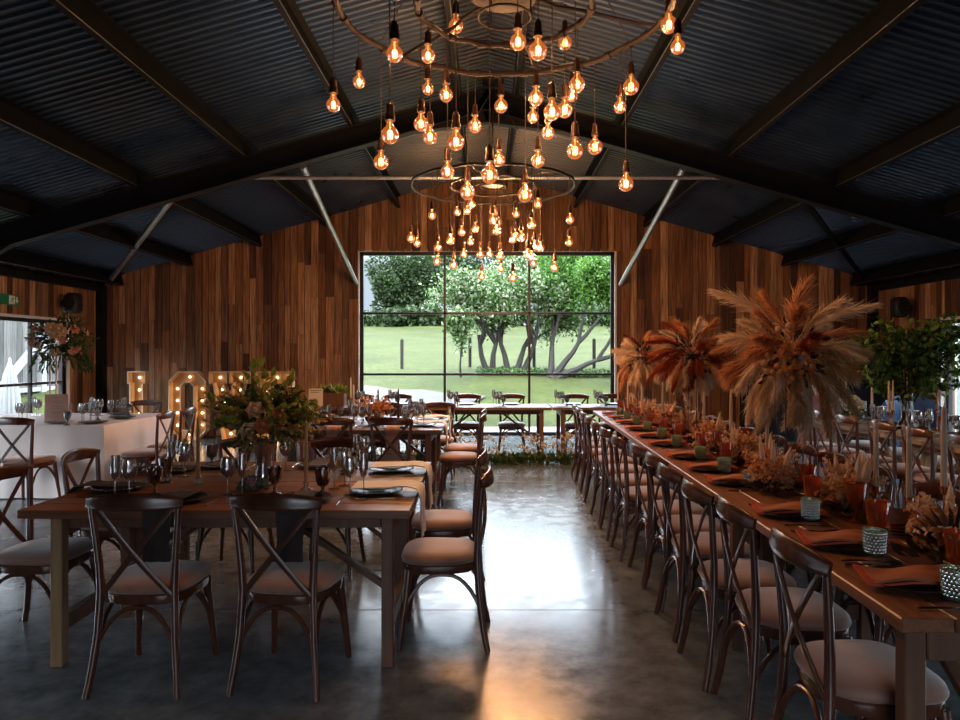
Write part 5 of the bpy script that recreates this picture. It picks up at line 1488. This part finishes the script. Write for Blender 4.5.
c3 = [(317, 205), (377, 197), (401, 195), (411, 178), (466, 195), (463, 216), (476, 222), (473, 242), (519, 202), (556, 227), (571, 178), (648, 215), (646, 270), (266, 260), (281, 272), (331, 283), (361, 265), (388, 245), (421, 237), (409, 268), (511, 263), (531, 258), (516, 252),
      (563, 280), (577, 283), (393, 298), (433, 298), (455, 297), (480, 303), (482, 333), (546, 300), (556, 305), (560, 320), (611, 330), (369, 325), (436, 352), (511, 355), (329, 315)]
B2 = [(300 + x / 2.4, 130 + y / 2.4, random.choice((7.4, 8, 8.6))) for x, y in c3]
chandelier(.07, 8.2, 3.48, B2, 'farther black ring chandelier hung with small glowing bulbs before the window', rust=False, thick=.03, seed=6)

# ------------------------------------------------------------------ light
SKY_LOW, SKY_HIGH = .4, 8.0
w = bpy.data.worlds.new('World'); scene.world = w; w.use_nodes = True; nt = w.node_tree; nt.nodes.clear()
o = nt.nodes.new('ShaderNodeOutputWorld'); bg = nt.nodes.new('ShaderNodeBackground')
tc = nt.nodes.new('ShaderNodeTexCoord'); n = nt.nodes.new('ShaderNodeTexNoise'); n.inputs['Scale'].default_value = 2.2; n.inputs['Detail'].default_value = 6
nt.links.new(tc.outputs['Generated'], n.inputs['Vector'])
r = ramp(nt, n.outputs['Fac'], [(.35, (.66, .8, .97)), (.65, (.86, .93, 1.0))]); nt.links.new(r.outputs[0], bg.inputs[0])
# overcast: much brighter overhead than at the horizon
sp = nt.nodes.new('ShaderNodeSeparateXYZ'); nt.links.new(tc.outputs['Generated'], sp.inputs[0])
mr = nt.nodes.new('ShaderNodeMapRange'); mr.inputs['From Min'].default_value = .13; mr.inputs['From Max'].default_value = .34
mr.inputs['To Min'].default_value = SKY_LOW; mr.inputs['To Max'].default_value = SKY_HIGH
nt.links.new(sp.outputs['Z'], mr.inputs['Value']); nt.links.new(mr.outputs[0], bg.inputs[1]); nt.links.new(bg.outputs[0], o.inputs[0])
sun = bpy.data.lights.new('sun', 'SUN'); sun.energy = 1.0; sun.angle = math.radians(4); sun.color = (1, .95, .86)
so = bpy.data.objects.new('sun', sun); COL.objects.link(so); so.rotation_euler = Vector((.5, .75, -1.15)).to_track_quat('-Z', 'Y').to_euler()
def portal_light(loc, rot, sx, sy):
    l = bpy.data.lights.new('window_portal', 'AREA'); l.shape = 'RECTANGLE'; l.size = sx; l.size_y = sy; l.energy = 1
    l.cycles.is_portal = True
    ob = bpy.data.objects.new('window_portal', l); COL.objects.link(ob); ob.location = loc; ob.rotation_euler = rot
portal_light((0, YB + .22, WZ1 / 2), (-PI / 2, 0, 0), 4.7, WZ1)
portal_light((0, YF - .15, 1.5), (PI / 2, 0, 0), 3.8, 3.0)
for (a, b, h) in ((2.2, 7.4, 2.12), (8.6, 12, 2.08)): portal_light((-HX - .25, (a + b) / 2, h / 2), (PI / 2, 0, -PI / 2), b - a, h)
for (a, b, h) in ((1.6, 8.0, 2.12), (9.0, 11.05, 2.05)): portal_light((HX + .25, (a + b) / 2, h / 2), (PI / 2, 0, PI / 2), b - a, h)
def lamp(loc, e, r, col=(1, .72, .47)):
    l = bpy.data.lights.new('bulb_light', 'POINT'); l.energy = e; l.shadow_soft_size = r; l.color = col; l.specular_factor = .03
    ob = bpy.data.objects.new('bulb_light', l); COL.objects.link(ob); ob.location = loc
for p in BULBS: lamp(p, 1.75 if p.y < 6 else 6.6, .009)

cam = bpy.data.cameras.new('camera'); cam.sensor_width = 36; cam.lens = F * 36 / 960; cam.shift_x = -(VX - 480) / 960; cam.shift_y = -(360 - VY) / 960
cam.clip_end = 400
co = bpy.data.objects.new('camera', cam); COL.objects.link(co); co.location = (0, 0, CH); co.rotation_euler = (PI / 2, 0, 0); scene.camera = co
scene.view_settings.view_transform = 'Standard'; scene.view_settings.look = 'None'; scene.view_settings.gamma = 1; scene.view_settings.exposure = 1.2
try: scene.view_settings.use_curve_mapping = False
except Exception: pass
cy_ = scene.cycles; cy_.max_bounces = 7; cy_.diffuse_bounces = 4; cy_.glossy_bounces = 4; cy_.transmission_bounces = 4; cy_.transparent_max_bounces = 24
cy_.caustics_reflective = False; cy_.caustics_refractive = False; cy_.use_denoising = True; cy_.sample_clamp_indirect = 6
